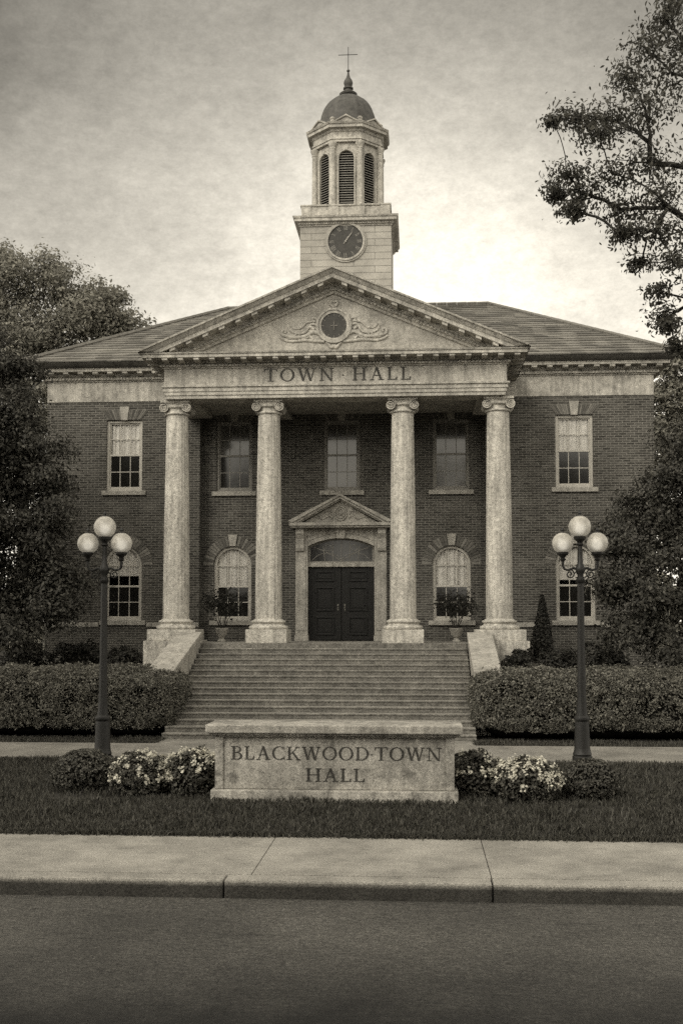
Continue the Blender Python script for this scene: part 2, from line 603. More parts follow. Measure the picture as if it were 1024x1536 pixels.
def tree(name, label, cat, loc, trunk_h, trunk_r, blobs, mat, leaf, per, twigs, group=None, spread=0.22, aspect=0.5, droop=0.3,
         lean=(0, 0), tip=0.006, inner=0.25, back=0.25, rise=0.6):
    """blobs: (x,y,z,rx,ry,rz,weight) in world metres. One branching skeleton reaches every blob; each branch leaves the
    nearest existing one and is as thick as what it carries; leaves gather round the twig ends."""
    root = empty(name, loc, label, cat, group)
    base = Vector(loc)
    top = base + Vector((lean[0], lean[1], trunk_h))
    P, par, chains, depth = [], [], [], []
    tp = curve_pts(base - Vector((0, 0, 0.15)), top, 0, 10, 0.02)
    for i, p in enumerate(tp):
        P.append(p); par.append(i - 1); depth.append(0.0)
    chains.append(list(range(len(tp))))
    arr = np.array([tuple(p) for p in P])

    def grow(e, n, lo, sag, wob, pen):
        nonlocal arr
        ev = np.array(e)
        d = np.linalg.norm(arr - ev, axis=1)
        cost = d + pen * np.array(depth)
        cost[:lo] += 50
        # branches rise: avoid leaving from points well above the target
        cost += np.maximum(arr[:, 2] - ev[2], 0) * 0.8
        if n == 6:
            hd = np.hypot(arr[:, 0] - ev[0], arr[:, 1] - ev[1])
            cost += np.maximum(0.75 * hd - (ev[2] - arr[:, 2]), 0) * rise
        k = int(np.argmin(cost))
        pts = curve_pts(P[k], e, sag, n, wob)
        ch = [k]
        for q in pts[1:]:
            P.append(q); par.append(ch[-1]); depth.append(depth[ch[-1]] + (q - P[ch[-1]]).length)
            ch.append(len(P) - 1)
        arr = np.array([tuple(p) for p in P])
        chains.append(ch)

    ax = np.array(tuple(top))
    for bl in sorted(blobs, key=lambda q: math.dist(q[:3], tuple(ax))):
        grow(Vector(bl[:3]), 6, 3, 0.05, 0.05, 0.22)
    C, Nn, S = [], [], []
    for (x, y, z, rx, ry, rz, w) in blobs:
        nt = max(3, int(twigs * w))
        dd = unit(nt)
        rad = rng.uniform(inner, 1.0, nt) ** 0.6
        ends = np.array([x, y, z]) + dd * rad[:, None] * np.array([rx, ry, rz])
        for i in range(nt):
            grow(Vector(ends[i]), 3, 4, 0.04, 0.06, 0.35)
        m = int(per)
        sig = spread * (rx + ry + rz) / 3
        cc = np.repeat(ends, m, 0) + rng.normal(0, 1, (nt * m, 3)) * sig * np.array([1, 1, 0.7])
        bk = rng.random(nt * m) < back
        f = rng.uniform(0.2, 0.9, nt * m)
        cc[bk] = cc[bk] * (1 - f[bk, None] * 0.6) + np.array([x, y, z]) * f[bk, None] * 0.6
        nn = cc - np.array([x, y, z])
        nn /= np.linalg.norm(nn, axis=1, keepdims=True) + 1e-6
        nn[:, 2] += 0.7
        C.append(cc); Nn.append(nn)
        S.append(leaf * rng.uniform(0.6, 1.3, nt * m))
    # thickness from the twigs down
    n = len(P)
    acc = [0.0] * n
    rad = [0.0] * n
    for k in range(n - 1, -1, -1):
        rad[k] = max(tip, acc[k] ** (1 / 2.25))
        if par[k] >= 0:
            acc[par[k]] += rad[k] ** 2.25
    sc = min(1.0, trunk_r / rad[2]) if rad[2] > 0 else 1
    rad = [max(tip * 0.8, r * sc) for r in rad]
    for k in range(11):
        rad[k] = max(rad[k], trunk_r * (1.3 if k == 0 else 1.05 - 0.06 * k) * (0.55 if k > 8 else 1))
    b = MB()
    for ch in chains:
        rr = [min(rad[c], rad[ch[1]] * 1.15) for c in ch] if ch[0] != 0 else [rad[c] for c in ch]
        b.tube([P[c] for c in ch], rr, 12 if ch[0] == 0 else (7 if max(rr) > 0.02 else 4))
    b.build('trunk', M['bark'], root, smooth=True, angle=60)
    C = np.concatenate(C); Nn = np.concatenate(Nn); S = np.concatenate(S)
    leaves_obj('crown', M[mat], root, C, Nn, S, aspect, base=loc, droop=droop)
    return root


def bush(name, label, cat, loc, rx, ry, h, mat, n, leaf, group=None, flowers=0, lump=0.12, aspect=0.55, cone=False, freq=3.0, up=0.4):
    root = empty(name, loc, label, cat, group)
    d = unit(n)
    low = (d[:, 2] < -0.8)
    d[low, 2] *= -1
    off = np.array([loc[0] * 3.1, loc[1] * 1.7, 4.2])
    ln = np.array([mnoise.noise(Vector(q)) for q in (d * freq * 0.6 + off)])
    ln2 = np.array([mnoise.noise(Vector(q)) for q in (d * freq * 1.7 + off)])
    rr = 1 + lump * 1.6 * ln + lump * ln2 - rng.uniform(0, 0.22, n) ** 1.5
    if cone:
        t = rng.random(n)
        a = rng.uniform(0, 2 * PI, n)
        prof = np.sin(np.clip((1 - t) * 1.45 + 0.10, 0, PI / 2)) ** 1.1
        w = prof * (1 - rng.uniform(0, 0.25, n)) * (1 + 0.10 * np.sin(a * 3 + t * 9))
        cen = np.stack([loc[0] + rx * w * np.cos(a), loc[1] + ry * w * np.sin(a), loc[2] + 0.03 + h * t], 1)
        nn = np.stack([np.cos(a), np.sin(a), 0.5 + 0 * a], 1)
        core = [(max(rx * 0.8 * math.sin(min((1 - i / 10) * 1.45 + 0.05, PI / 2)) ** 1.1, 0.001), loc[2] + h * 0.95 * i / 10) for i in range(11)]
    else:
        cen = np.array(loc) + np.stack([d[:, 0] * rx * rr, d[:, 1] * ry * rr, np.maximum((d[:, 2] * rr) * 0.55 * h + 0.42 * h, 0.02 + 0.05 * rng.random(n))], 1)
        nn = d + np.array([0, 0, up])
        core = []
        for i in range(13):
            a = -0.9 + (PI / 2 + 0.9) * i / 12
            core.append((max(0.76 * rx * math.cos(a), 0.001), loc[2] + max(0.42 * h + 0.52 * h * math.sin(a) * 0.86, 0.0)))
    cb = MB().lathe(core, loc[0], loc[1], 22)
    cb.xf(lambda p: (p[0], loc[1] + (p[1] - loc[1]) * ry / rx, p[2]))
    cb.build('shade_core', M['core'], root, smooth=True)  # near-black solid core: the shade inside the foliage put in as colour
    leaves_obj('foliage', M[mat], root, cen, nn, leaf * rng.uniform(0.6, 1.35, n), aspect, base=loc)
    if flowers:
        dd = unit(flowers * 3)
        dd = dd[(dd[:, 2] > -0.15)][:flowers]
        pick = np.array([mnoise.noise(Vector(q)) for q in (dd * 3.2 + off * 1.3)]) > -0.22
        dd = dd[pick]
        hc = np.array(loc) + np.stack([dd[:, 0] * rx * 1.03, dd[:, 1] * ry * 1.03, dd[:, 2] * 0.56 * h + 0.44 * h], 1)
        k = 14
        pc = np.repeat(hc, k, 0) + rng.normal(0, 0.026, (len(hc) * k, 3))
        leaves_obj('blossoms', M['petal'], root, pc, np.repeat(dd + np.array([0, -0.3, 0.5]), k, 0), rng.uniform(0.026, 0.05, len(pc)), 0.8, base=loc)
    return root


def hedge(name, label, loc, x0, x1, y0, y1, h, n, leaf, group, rnd=0.62):
    root = empty(name, loc, label, 'hedge', group)
    a, b, c = (x1 - x0) / 2, (y1 - y0) / 2, h / 2
    ctr = np.array([(x0 + x1) / 2, (y0 + y1) / 2, c])
    areas = np.array([2 * b * c * 2, a * c * 4, a * b * 4 * 0.6])
    # sides x (2 ends), front face mostly, top
    P = []
    for k in range(3):
        m = int(n * areas[k] / areas.sum())
        u = rng.uniform(-1, 1, (m, 3))
        if k == 0:
            u[:, 0] = np.sign(rng.uniform(-1, 1, m))
        if k == 1:
            u[:, 1] = np.where(rng.random(m) < 0.78, -1, 1)
        if k == 2:
            u[:, 2] = 1
        P.append(u * np.array([a, b, c]))
    P = np.concatenate(P)
    inner = np.array([a - rnd * 1.25, b - rnd, c - rnd * 0.75])
    q = np.clip(P, -inner, inner)
    d = P - q
    L = np.linalg.norm(d, axis=1, keepdims=True)
    nn = d / (L + 1e-9)
    ln = np.array([mnoise.noise(Vector(p) * 1.3) * 0.10 + mnoise.noise(Vector(p) * 4.5) * 0.07 for p in (P + ctr)])
    ln -= rng.uniform(0, 1, len(P)) ** 2 * 0.13
    Q = q + nn * (rnd * np.array([1.25, 1, 0.75]) + ln[:, None] * 1.35) + ctr
    sh = rng.random(len(Q)) < 0.02                       # stray shoots
    Q[sh] += nn[sh] * rng.uniform(0.02, 0.12, (sh.sum(), 1)) + np.array([0, 0, 0.02])
    Q[:, 2] = np.maximum(Q[:, 2], 0.03)
    hol = np.array([mnoise.noise(Vector(p) * 2.6 + Vector((7, 3, 1))) + 0.5 * mnoise.noise(Vector(p) * 6.0) for p in Q])
    kp = (hol > -0.20) | (rng.random(len(Q)) < 0.30)
    Q[:, 2] *= 1 + 0.05 * np.array([mnoise.noise(Vector((p[0] * 0.9, p[1] * 0.9, 5))) for p in Q])
    Q, nn = Q[kp], nn[kp]
    core = MB().box(x0 + 0.24, x1 - 0.24, y0 + 0.22, y1 - 0.22, 0, h - 0.22)
    core.build('shade_core', M['core'], root, bevel=0.42, smooth=True)  # dark block painted as the shaded inside of the hedge, behind leaf gaps
    leaves_obj('foliage', M['leaf_hedge'], root, Q, nn + np.array([0, 0, 0.35]), leaf * rng.uniform(0.6, 1.4, len(Q)), 0.45, base=loc)
    return root


# ------------------------------------------------------------------ lettering
def arc_poly(cx, cy, rx, ry, a0, a1, tx, ty, n=22):
    out, inn = [], []
    for i in range(n + 1):
        a = R(a0 + (a1 - a0) * i / n)
        out.append((cx + rx * math.cos(a), cy + ry * math.sin(a)))
        inn.append((cx + (rx - tx) * math.cos(a), cy + (ry - ty) * math.sin(a)))
    return out, inn


def glyph(ch):
    """list of polygons and arcs of a serif capital with cap height 1 -> (pieces, width)"""
    T, t, s = 0.135, 0.06, 0.055
    P = []

    def st(x0, y0, x1, y1, w):
        P.append([(x0 - w / 2, y0), (x0 + w / 2, y0), (x1 + w / 2, y1), (x1 - w / 2, y1)])

    def bar(x0, x1, y0, y1):
        P.append([(x0, y0), (x1, y0), (x1, y1), (x0, y1)])

    def ser(x, y, w=0.32):
        bar(x - w / 2, x + w / 2, y, y + s)

    def arc(*a):
        P.append(('arc',) + a)
    if ch == 'I':
        st(.17, 0, .17, 1, T); ser(.17, 0); ser(.17, 1 - s); return P, .34
    if ch == 'T':
        bar(0, .82, 1 - t, 1); st(.41, 0, .41, 1, T); ser(.41, 0)
        P.append([(0, 1), (0, .78), (.05, .78), (.09, 1 - t)]); P.append([(.82, 1), (.82, .78), (.77, .78), (.73, 1 - t)])
        return P, .82
    if ch == 'O':
        arc(.46, .5, .46, .52, 0, 360, .14, .055); return P, .92
    if ch == 'C':
        arc(.46, .5, .46, .52, 48, 312, .14, .055); st(.77, .74, .77, .98, .045); st(.77, .02, .77, .26, .045); return P, .82
    if ch == 'D':
        st(.18, 0, .18, 1, T); bar(.02, .42, 1 - s, 1); bar(.02, .42, 0, s); arc(.40, .5, .46, .5, -90, 90, .14, .055); return P, .86
    if ch == 'W':
        st(.12, 1, .36, 0, T); st(.36, 0, .58, 1, t); st(.58, 1, .82, 0, T); st(.82, 0, 1.05, 1, t)
        ser(.12, 1 - s, .28); ser(.58, 1 - s, .28); ser(1.05, 1 - s, .24); return P, 1.17
    if ch == 'N':
        st(.16, 0, .16, 1, t); st(.14, 1, .76, 0, T * 1.05); st(.78, 0, .78, 1, t); ser(.16, 0, .28); ser(.1, 1 - s, .22); ser(.78, 1 - s, .28); return P, .92
    if ch == 'H':
        st(.17, 0, .17, 1, T); st(.73, 0, .73, 1, T); bar(.17, .73, .48, .48 + t)
        for x in (.17, .73):
            ser(x, 0); ser(x, 1 - s)
        return P, .90
    if ch == 'A':
        st(.13, 0, .43, 1, t); st(.72, 0, .42, 1, T * 1.05); bar(.22, .64, .33, .33 + t); ser(.13, 0, .27); ser(.72, 0, .33); return P, .88
    if ch == 'L':
        st(.17, 0, .17, 1, T); bar(.02, .62, 0, t); ser(.17, 1 - s); P.append([(.62, 0), (.64, .25), (.59, .25), (.52, t)]); return P, .66
    if ch == 'B':
        st(.18, 0, .18, 1, T); bar(.02, .40, 1 - s, 1); bar(.02, .42, 0, s); bar(.18, .42, .5, .5 + s)
        arc(.38, .765, .26, .235, -90, 90, .12, .055); arc(.40, .27, .31, .28, -90, 90, .135, .055); return P, .73
    if ch == 'K':
        st(.17, 0, .17, 1, T); ser(.17, 0); ser(.17, 1 - s); st(.24, .42, .70, 1, t); st(.72, 0, .38, .58, T); ser(.72, 0, .28); ser(.68, 1 - s, .26); return P, .86
    if ch == 'V':
        st(.10, 1, .40, 0, T); st(.40, 0, .66, 1, t); ser(.10, 1 - s, .26); ser(.66, 1 - s, .22); return P, .78
    if ch == 'X':
        st(.10, 1, .66, 0, T); st(.10, 0, .66, 1, t)
        for x in (.10, .66):
            ser(x, 0, .22); ser(x, 1 - s, .22)
        return P, .76
    if ch == '.':
        P.append([(.0, .42), (.07, .36), (.14, .42), (.07, .50)]); return P, .14
    return P, .45


def letter_mb(ch, x, z, h, sx, y, depth, rot=None):
    b = MB()
    P, w = glyph(ch)
    for i, p in enumerate(P):
        d = depth + 0.0005 * i
        if p[0] == 'arc':
            o, inn = arc_poly(*p[1:])
            full = abs(p[5] - p[4]) >= 360 - 1e-6
            if full:
                o, inn = o[:-1], inn[:-1]
            b.ring_xz([(x + a * h * sx, z + c * h) for a, c in o], [(x + a * h * sx, z + c * h) for a, c in inn], y - d, y + 0.002, closed=full)
        else:
            b.prism_xz([(x + a * h * sx, z + c * h) for a, c in p], y - d, y + 0.002)
    return b, w * h * sx


def text(word, x0, x1, z, h, y, depth, mat, parent, gap=0.13):
    total = 0
    for i, ch in enumerate(word):
        total += (glyph(ch)[1] if ch != ' ' else 0.12) + gap
    total -= gap
    sx = (x1 - x0) / (total * h)
    x = x0
    for ch in word:
        if ch == ' ':
            x += (0.12 + gap) * h * sx
            continue
        b, w = letter_mb(ch, x, z, h, sx, y, depth)
        b.build('interpunct' if ch == '.' else 'letter', mat, parent)
        x += w + gap * h * sx


# ------------------------------------------------------------------ contour helpers
def contour(cx, hw, z0, zs, rise, n=14):
    pts = [(cx - hw, z0), (cx - hw, zs)]
    if rise > 1e-6:
        if rise >= hw * 0.8:
            for i in range(1, n):
                a = PI - PI * i / n
                pts.append((cx + hw * math.cos(a), zs + rise * math.sin(a)))
        else:
            rad = (hw * hw + rise * rise) / (2 * rise)
            ca = math.asin(hw / rad)
            for i in range(1, n):
                a = -ca + 2 * ca * i / n
                pts.append((cx + rad * math.sin(a), zs + rise - rad + rad * math.cos(a)))
    else:
        for i in range(1, n):
            pts.append((cx - hw + 2 * hw * i / n, zs))
    pts += [(cx + hw, zs), (cx + hw, z0)]
    return pts


def wall_face(b, x0, x1, z0, z1, y, ops, depth):
    xs = sorted({x0, x1} | {o[0] - o[1] for o in ops} | {o[0] + o[1] for o in ops})
    zs = sorted({z0, z1} | {o[2] for o in ops} | {o[3] + o[4] for o in ops})
    for i in range(len(xs) - 1):
        for j in range(len(zs) - 1):
            mx, mz = (xs[i] + xs[i + 1]) / 2, (zs[j] + zs[j + 1]) / 2
            if any(abs(mx - o[0]) < o[1] and o[2] < mz < o[3] + o[4] for o in ops):
                continue
            b.add([(xs[i], y, zs[j]), (xs[i + 1], y, zs[j]), (xs[i + 1], y, zs[j + 1]), (xs[i], y, zs[j + 1])], [(0, 1, 2, 3)])
    for (cx, hw, a, zsp, rise) in ops:
        c = contour(cx, hw, a, zsp, rise)
        top = zsp + rise
        if rise > 0:
            for p, q in zip(c[1:-2], c[2:-1]):
                b.add([(p[0], y, p[1]), (q[0], y, q[1]), (q[0], y, top), (p[0], y, top)], [(0, 1, 2, 3)])
        for p, q in zip(c + [c[-1]], c[1:] + [c[0]]):
            b.add([(p[0], y, p[1]), (q[0], y, q[1]), (q[0], y + depth, q[1]), (p[0], y + depth, p[1])], [(0, 1, 2, 3)])


# ================================================================== SETTING
def sheet(name, x0, x1, y0, y1, z, mat, nx=1, ny=1):
    b = MB()
    for i in range(nx):
        for j in range(ny):
            xa, xb = x0 + (x1 - x0) * i / nx, x0 + (x1 - x0) * (i + 1) / nx
            ya, yb = y0 + (y1 - y0) * j / ny, y0 + (y1 - y0) * (j + 1) / ny
            b.add([(xa, ya, z), (xb, ya, z), (xb, yb, z), (xa, yb, z)], [(0, 1, 2, 3)])
    o = b.build(name, mat)
    return tag(o, kind='structure')


sheet('ground', -1500, 1500, -600, 2400, -0.32, M['soil'])
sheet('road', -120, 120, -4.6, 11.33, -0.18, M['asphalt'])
sheet('lawn', -90, 90, 13.62, 90, -0.02, M['soil'])
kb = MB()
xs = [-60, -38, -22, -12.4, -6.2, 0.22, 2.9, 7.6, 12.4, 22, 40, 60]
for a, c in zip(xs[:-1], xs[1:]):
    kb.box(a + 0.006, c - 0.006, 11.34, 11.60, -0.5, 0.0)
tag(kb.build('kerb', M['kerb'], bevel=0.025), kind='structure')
wb = MB()
xs = [-60, -40, -25, -14, -9.0, -4.6, 0.465, 2.905, 6.8, 11, 18, 30, 60]
for a, c in zip(xs[:-1], xs[1:]):
    wb.box(a + 0.004, c - 0.004, 11.612, 13.62, -0.4, 0.0)
tag(wb.build('sidewalk', M['walk'], bevel=0.006), kind='structure')
pb = MB()
pb.box(-60, 60, 21.07, 23.6, -0.2, 0.006)
pb.box(-3.35, 3.35, 23.602, 24.55, -0.2, 0.004)
tag(pb.build('path', M['path']), kind='structure')

# grass: blades nobody could count
N = 120000
gx = rng.uniform(-9.0, 11.0, N)
gy = 13.60 + (rng.random(N) ** 1.25) * 7.45
ex = rng.uniform(-9, 11, 26000)
ey = np.where(rng.random(26000) < 0.55, 13.625 + rng.normal(0, 0.045, 26000), rng.uniform(23.62, 24.7, 26000))
keep = ~((ey > 22) & (np.abs(ex) < 3.3))
gx = np.concatenate([gx, ex[keep]]); gy = np.concatenate([gy, ey[keep]])
keep = ~((gx > -0.80) & (gx < 2.71) & (gy > 16.32) & (gy < 16.98))
keep &= (np.array([mnoise.noise(Vector((a * 0.55, c * 1.1, 3))) + 0.5 * mnoise.noise(Vector((a * 2.1, c * 3.2, 9))) for a, c in zip(gx, gy)]) > -0.38) | (rng.random(len(gx)) < 0.3)
gx, gy = gx[keep], gy[keep]
N = len(gx)
gh = rng.uniform(0.03, 0.095, N) * (0.75 + 0.6 * np.array([mnoise.noise(Vector((a * 0.9, c * 1.6, 0))) for a, c in zip(gx, gy)]))
gh = np.maximum(gh, 0.02)
ga = rng.uniform(0, 2 * PI, N)
gl = rng.normal(0, 0.45, (N, 2)) * gh[:, None]
w = 0.006 + 0.004 * rng.random(N)
V = np.empty((N, 5, 3), np.float32)
sx_, sy_ = np.cos(ga) * w, np.sin(ga) * w
V[:, 0] = np.stack([gx - sx_, gy - sy_, np.full(N, -0.02)], 1)
V[:, 1] = np.stack([gx + sx_, gy + sy_, np.full(N, -0.02)], 1)
V[:, 2] = np.stack([gx + sx_ * 0.8 + gl[:, 0] * 0.4, gy + sy_ * 0.8 + gl[:, 1] * 0.4, gh * 0.6], 1)
V[:, 3] = np.stack([gx + gl[:, 0], gy + gl[:, 1], gh], 1)
V[:, 4] = np.stack([gx - sx_ * 0.8 + gl[:, 0] * 0.4, gy - sy_ * 0.8 + gl[:, 1] * 0.4, gh * 0.6], 1)
me = bpy.data.meshes.new('grass')
me.vertices.add(N * 5)
me.vertices.foreach_set('co', V.reshape(-1))
me.loops.add(N * 5)
me.loops.foreach_set('vertex_index', np.arange(N * 5, dtype=np.int32))
me.polygons.add(N)
me.polygons.foreach_set('loop_start', (np.arange(N) * 5).astype(np.int32))
me.polygons.foreach_set('loop_total', np.full(N, 5, np.int32))
me.update(calc_edges=True)
me.attributes.new('rnd', 'FLOAT', 'FACE').data.foreach_set('value', rng.random(N).astype(np.float32))
me.materials.append(M['grass'])
go = bpy.data.objects.new('grass', me)
COL.objects.link(go)
tag(go, 'dark uneven grass of the front lawn around the stone sign', 'grass', kind='stuff')

# ================================================================== TOWN HALL
TH = empty('town_hall', (0.1, 32.2, 0), 'brick town hall with four stone columns, pediment and domed clock tower', 'town hall')
YW, YC = 32.2, 32.6                # outer wall plane, recessed plane behind the columns
XL, XR = -8.65, 8.86               # outer corners
XC = 4.12                          # half width of the recess
YB = 46.8                          # rear wall
UP = [(-6.35, YW), (-3.18, YC), (-0.02, YC), (3.15, YC), (6.62, YW)]
LO = [(-6.35, YW), (-3.21, YC), (3.15, YC), (6.62, YW)]
HW = 0.53


def up_op(cx):
    return (cx, HW, 6.36, 8.44, 0.0)


def lo_op(cx):
    return (cx, HW + 0.02, 2.58, 4.20, 0.55)


b = MB()
wall_face(b, XL, -XC, 0, 9.0, YW, [up_op(-6.35), lo_op(-6.35)], 0.34)
wall_face(b, XC, XR, 0, 9.0, YW, [up_op(6.62), lo_op(6.62)], 0.34)
wall_face(b, -XC, XC, 0, 9.6, YC, [up_op(-3.18), up_op(-0.02), up_op(3.15), lo_op(-3.21), lo_op(3.15), (-0.04, 1.0, 1.98, 4.74, 0.25)], 0.34)
for x in (-XC, XC):
    b.add([(x, YW, 0), (x, YC, 0), (x, YC, 9.6), (x, YW, 9.6)], [(0, 1, 2, 3)])
for x in (XL, XR):
    b.add([(x, YW, 0), (x, YB, 0), (x, YB, 9.0), (x, YW, 9.0)], [(0, 1, 2, 3)])
b.add([(XL, YB, 0), (XR, YB, 0), (XR, YB, 9.0), (XL, YB, 9.0)], [(0, 1, 2, 3)])
b.build('brick_wall', M['brick'], TH, recalc=False)
# dim rooms: partition and floors a little behind the windows
b = MB()
b.box(XL + 0.4, XR - 0.4, YC + 2.6, YC + 2.7, 0.2, 9.5)
b.box(XL + 0.4, XR - 0.4, YC + 0.42, YC + 2.59, 5.2, 5.4)
b.build('interior', M['dark'], TH)

# stone band at the sill line of the outer walls
for a, c in ((XL, -6.35 - 0.7), (-6.35 + 0.7, -XC), (XC, 6.62 - 0.7), (6.62 + 0.7, XR)):
    MB().box(a, c, YW - 0.05, YW + 0.1, 2.40, 2.53).build('sill_band', M['trim'], TH, bevel=0.01)

# main frieze and cornice
plan = [(XL, YW - 0.03), (XR, YW - 0.03), (XR, YB), (XL, YB)]
MB().sweep(plan, [(0, 8.98), (0.0, 9.56), (-0.3, 9.56), (-0.3, 8.98)], True).build('frieze', M['stone'], TH)
cor = MB().sweep(plan, [(-0.3, 9.562), (0.04, 9.562), (0.05, 9.60), (0.10, 9.60), (0.10, 9.675), (0.06, 9.675), (0.10, 9.70), (0.14, 9.75), (0.14, 9.80), (0.38, 9.80), (0.38, 9.862), (0.40, 9.868), (0.40, 9.885), (-0.3, 9.885)], True)
MB().sweep(plan, [(-0.3, 9.888), (0.41, 9.888), (0.45, 9.905), (0.52, 9.95), (0.58, 10.0), (0.59, 10.025), (-0.3, 10.04)], True).build('gutter', M['gutter'], TH)
x = XL - 0.08
while x < XR + 0.08:                                  # dentil course
    cor.box(x, x + 0.052, YW - 0.155, YW - 0.128, 9.605, 9.668)
    x += 0.095
CO = cor.build('cornice', M['stone'], TH)
x = XL - 0.3
while x < XR + 0.5:
    MB().prism_yz([(YW - 0.39, 9.797), (YW - 0.39, 9.745), (YW - 0.34, 9.715), (YW - 0.26, 9.72), (YW - 0.172, 9.70), (YW - 0.172, 9.797)], x, x + 0.15).build('modillion', M['stone'], CO)
    x += 0.435

# main hip roof in courses of separate slates
ex0, ex1, ey0, ey1, ez = XL - 0.62, XR + 0.60, YW - 0.65, YB + 0.60, 10.03
rx0, rx1, ry, rz = -4.55, 4.65, 39.5, 13.72
b = MB()
NC = 24


def slope(b, e0, e1, r0, r1, nc, up_n, tile=0.42):
    e0, e1, r0, r1 = map(Vector, (e0, e1, r0, r1))
    for i in range(nc):
        t0, t1 = i / nc, (i + 1.12) / nc
        a0, a1 = e0.lerp(r0, t0), e1.lerp(r1, t0)
        c0, c1 = e0.lerp(r0, min(t1, 1)), e1.lerp(r1, min(t1, 1))
        L = (a1 - a0).length
        n = max(1, int(L / tile))
        off = 0.5 if i % 2 else 0.0
        for k in range(-1, n + 1):
            s0 = min(max((k + off) / n, 0), 1)
            s1 = min(max((k + 1 + off) / n, 0), 1)
            if s1 - s0 < 1e-6:
                continue
            lift = up_n * (0.035 + 0.012 * random.random())
            p, q = a0.lerp(a1, s0) + lift, a0.lerp(a1, s1) + lift
            u, v = c0.lerp(c1, s0), c0.lerp(c1, s1)
            u2, v2 = u.copy(), v.copy()
            pb_, qb_ = p - lift, q - lift
            b.add([pb_, qb_, q, p, v2, u2], [(0, 1, 2, 3), (3, 2, 4, 5)], random.random())


nrm = Vector((0, -(rz - ez), ry - ey0)).normalized()
slope(b, (ex0, ey0, ez), (ex1, ey0, ez), (rx0, ry, rz), (rx1, ry, rz), NC, nrm)
slope(b, (ex1, ey1, ez), (ex0, ey1, ez), (rx1, ry, rz), (rx0, ry, rz), NC, Vector((0, -nrm.y, nrm.z)))
slope(b, (ex1, ey0, ez), (ex1, ey1, ez), (rx1, ry, rz), (rx1, ry + 0.01, rz), NC, Vector((0.6, 0, 0.8)))
slope(b, (ex0, ey1, ez), (ex0, ey0, ez), (rx0, ry, rz), (rx0, ry + 0.01, rz), NC, Vector((-0.6, 0, 0.8)))
b.add([(ex0, ey0, ez - 0.004), (ex1, ey0, ez - 0.004), (ex1, ey1, ez - 0.004), (ex0, ey1, ez - 0.004)], [(0, 1, 2, 3)])
RF = b.build('roof', M['slate'], TH, recalc=False)
b = MB()
for p, q in (((rx0, ry, rz + .03), (rx1, ry, rz + .03)), ((ex0, ey0, ez + .05), (rx0, ry, rz + .04)), ((ex1, ey0, ez + .05), (rx1, ry, rz + .04))):
    n = 26
    P_, Q_ = Vector(p), Vector(q)
    for k in range(n):
        u, v = P_.lerp(Q_, k / n), P_.lerp(Q_, (k + 0.97) / n)
        b.tube([u, v + Vector((0, 0, 0.012))], [0.075, 0.07], 6)
b.build('ridge_cap', M['slate'], RF)

# ---------------- portico entablature
PX, PY = 4.50, 29.2
pp = [(-PX, YW - 0.05), (-PX, PY), (PX, PY), (PX, YW - 0.05)]
ent = MB()
ent.sweep(pp, [(-0.75, 8.45), (-0.03, 8.45), (-0.03, 8.535), (0.0, 8.54), (0.0, 8.63), (0.025, 8.635), (0.025, 8.725), (0.07, 8.745), (0.07, 8.79), (0.0, 8.795),
               (0.0, 9.24), (-0.75, 9.24)])
EN = ent.build('entablature', M['stone'], TH)
b = MB()
b.box(-PX + 0.70, PX - 0.70, PY + 0.70, YC - 0.003, 8.62, 8.72)          # porch ceiling
for x in (-1.765, 1.79):
    b.box(x - 0.3, x + 0.3, PY + 0.76, YC - 0.004, 8.46, 8.615)
b.build('porch_ceiling', M['trim'], TH)
text('TOWN . HALL', -1.84, 2.02, 8.875, 0.335, PY, 0.014, M['letter'], EN, gap=0.2)

cor = MB().sweep(pp, [(-0.5, 9.242), (0.04, 9.242), (0.05, 9.275), (0.10, 9.28), (0.10, 9.335), (0.06, 9.34), (0.11, 9.375), (0.13, 9.44), (0.50, 9.44),
                      (0.50, 9.52), (0.53, 9.525), (0.55, 9.565), (0.50, 9.575), (-0.5, 9.60)])
x = -PX - 0.09
while x < PX + 0.04:
    cor.box(x, x + 0.05, PY - 0.125, PY - 0.098, 9.282, 9.332)
    x += 0.092
PC = cor.build('portico_cornice', M['stone'], TH)
x = -PX - 0.38
while x < PX + 0.3:
    MB().prism_yz([(PY - 0.47, 9.437), (PY - 0.47, 9.385), (PY - 0.40, 9.36), (PY - 0.25, 9.37), (PY - 0.142, 9.35), (PY - 0.142, 9.437)], x, x + 0.14).build('modillion', M['stone'], PC)
    x += 0.415
for sgn in (-1, 1):
    y = PY + 0.1
    while y < YW - 0.9:
        MB().box(sgn * (PX + 0.142), sgn * (PX + 0.47), y, y + 0.14, 9.37, 9.437).build('modillion', M['stone'], PC)
        y += 0.415

# ---------------- pediment
RX, RZ0, RZ1 = 5.02, 9.60, 11.72
SL = (RZ1 - RZ0) / RX
ZF = 9.58                         # top of the horizontal cornice


def rake(b, prof):
    """prof: (offset forward of PY, drop below the top line); both halves"""
    for sg in (-1, 1):
        n = len(prof)
        vs, fs = [], []
        for o, h in prof:
            xs_ = -RX + max(0.0, (ZF - RZ0 + h) / SL)
            vs.append((sg * xs_, PY - o, RZ0 + SL * (xs_ + RX) - h))
        for o, h in prof:
            vs.append((0.0, PY - o, RZ1 - h))
        for k in range(n):
            k2 = (k + 1) % n
            fs.append((k, k2, n + k2, n + k))
        fs.append(list(range(n)))
        b.add(vs, fs)


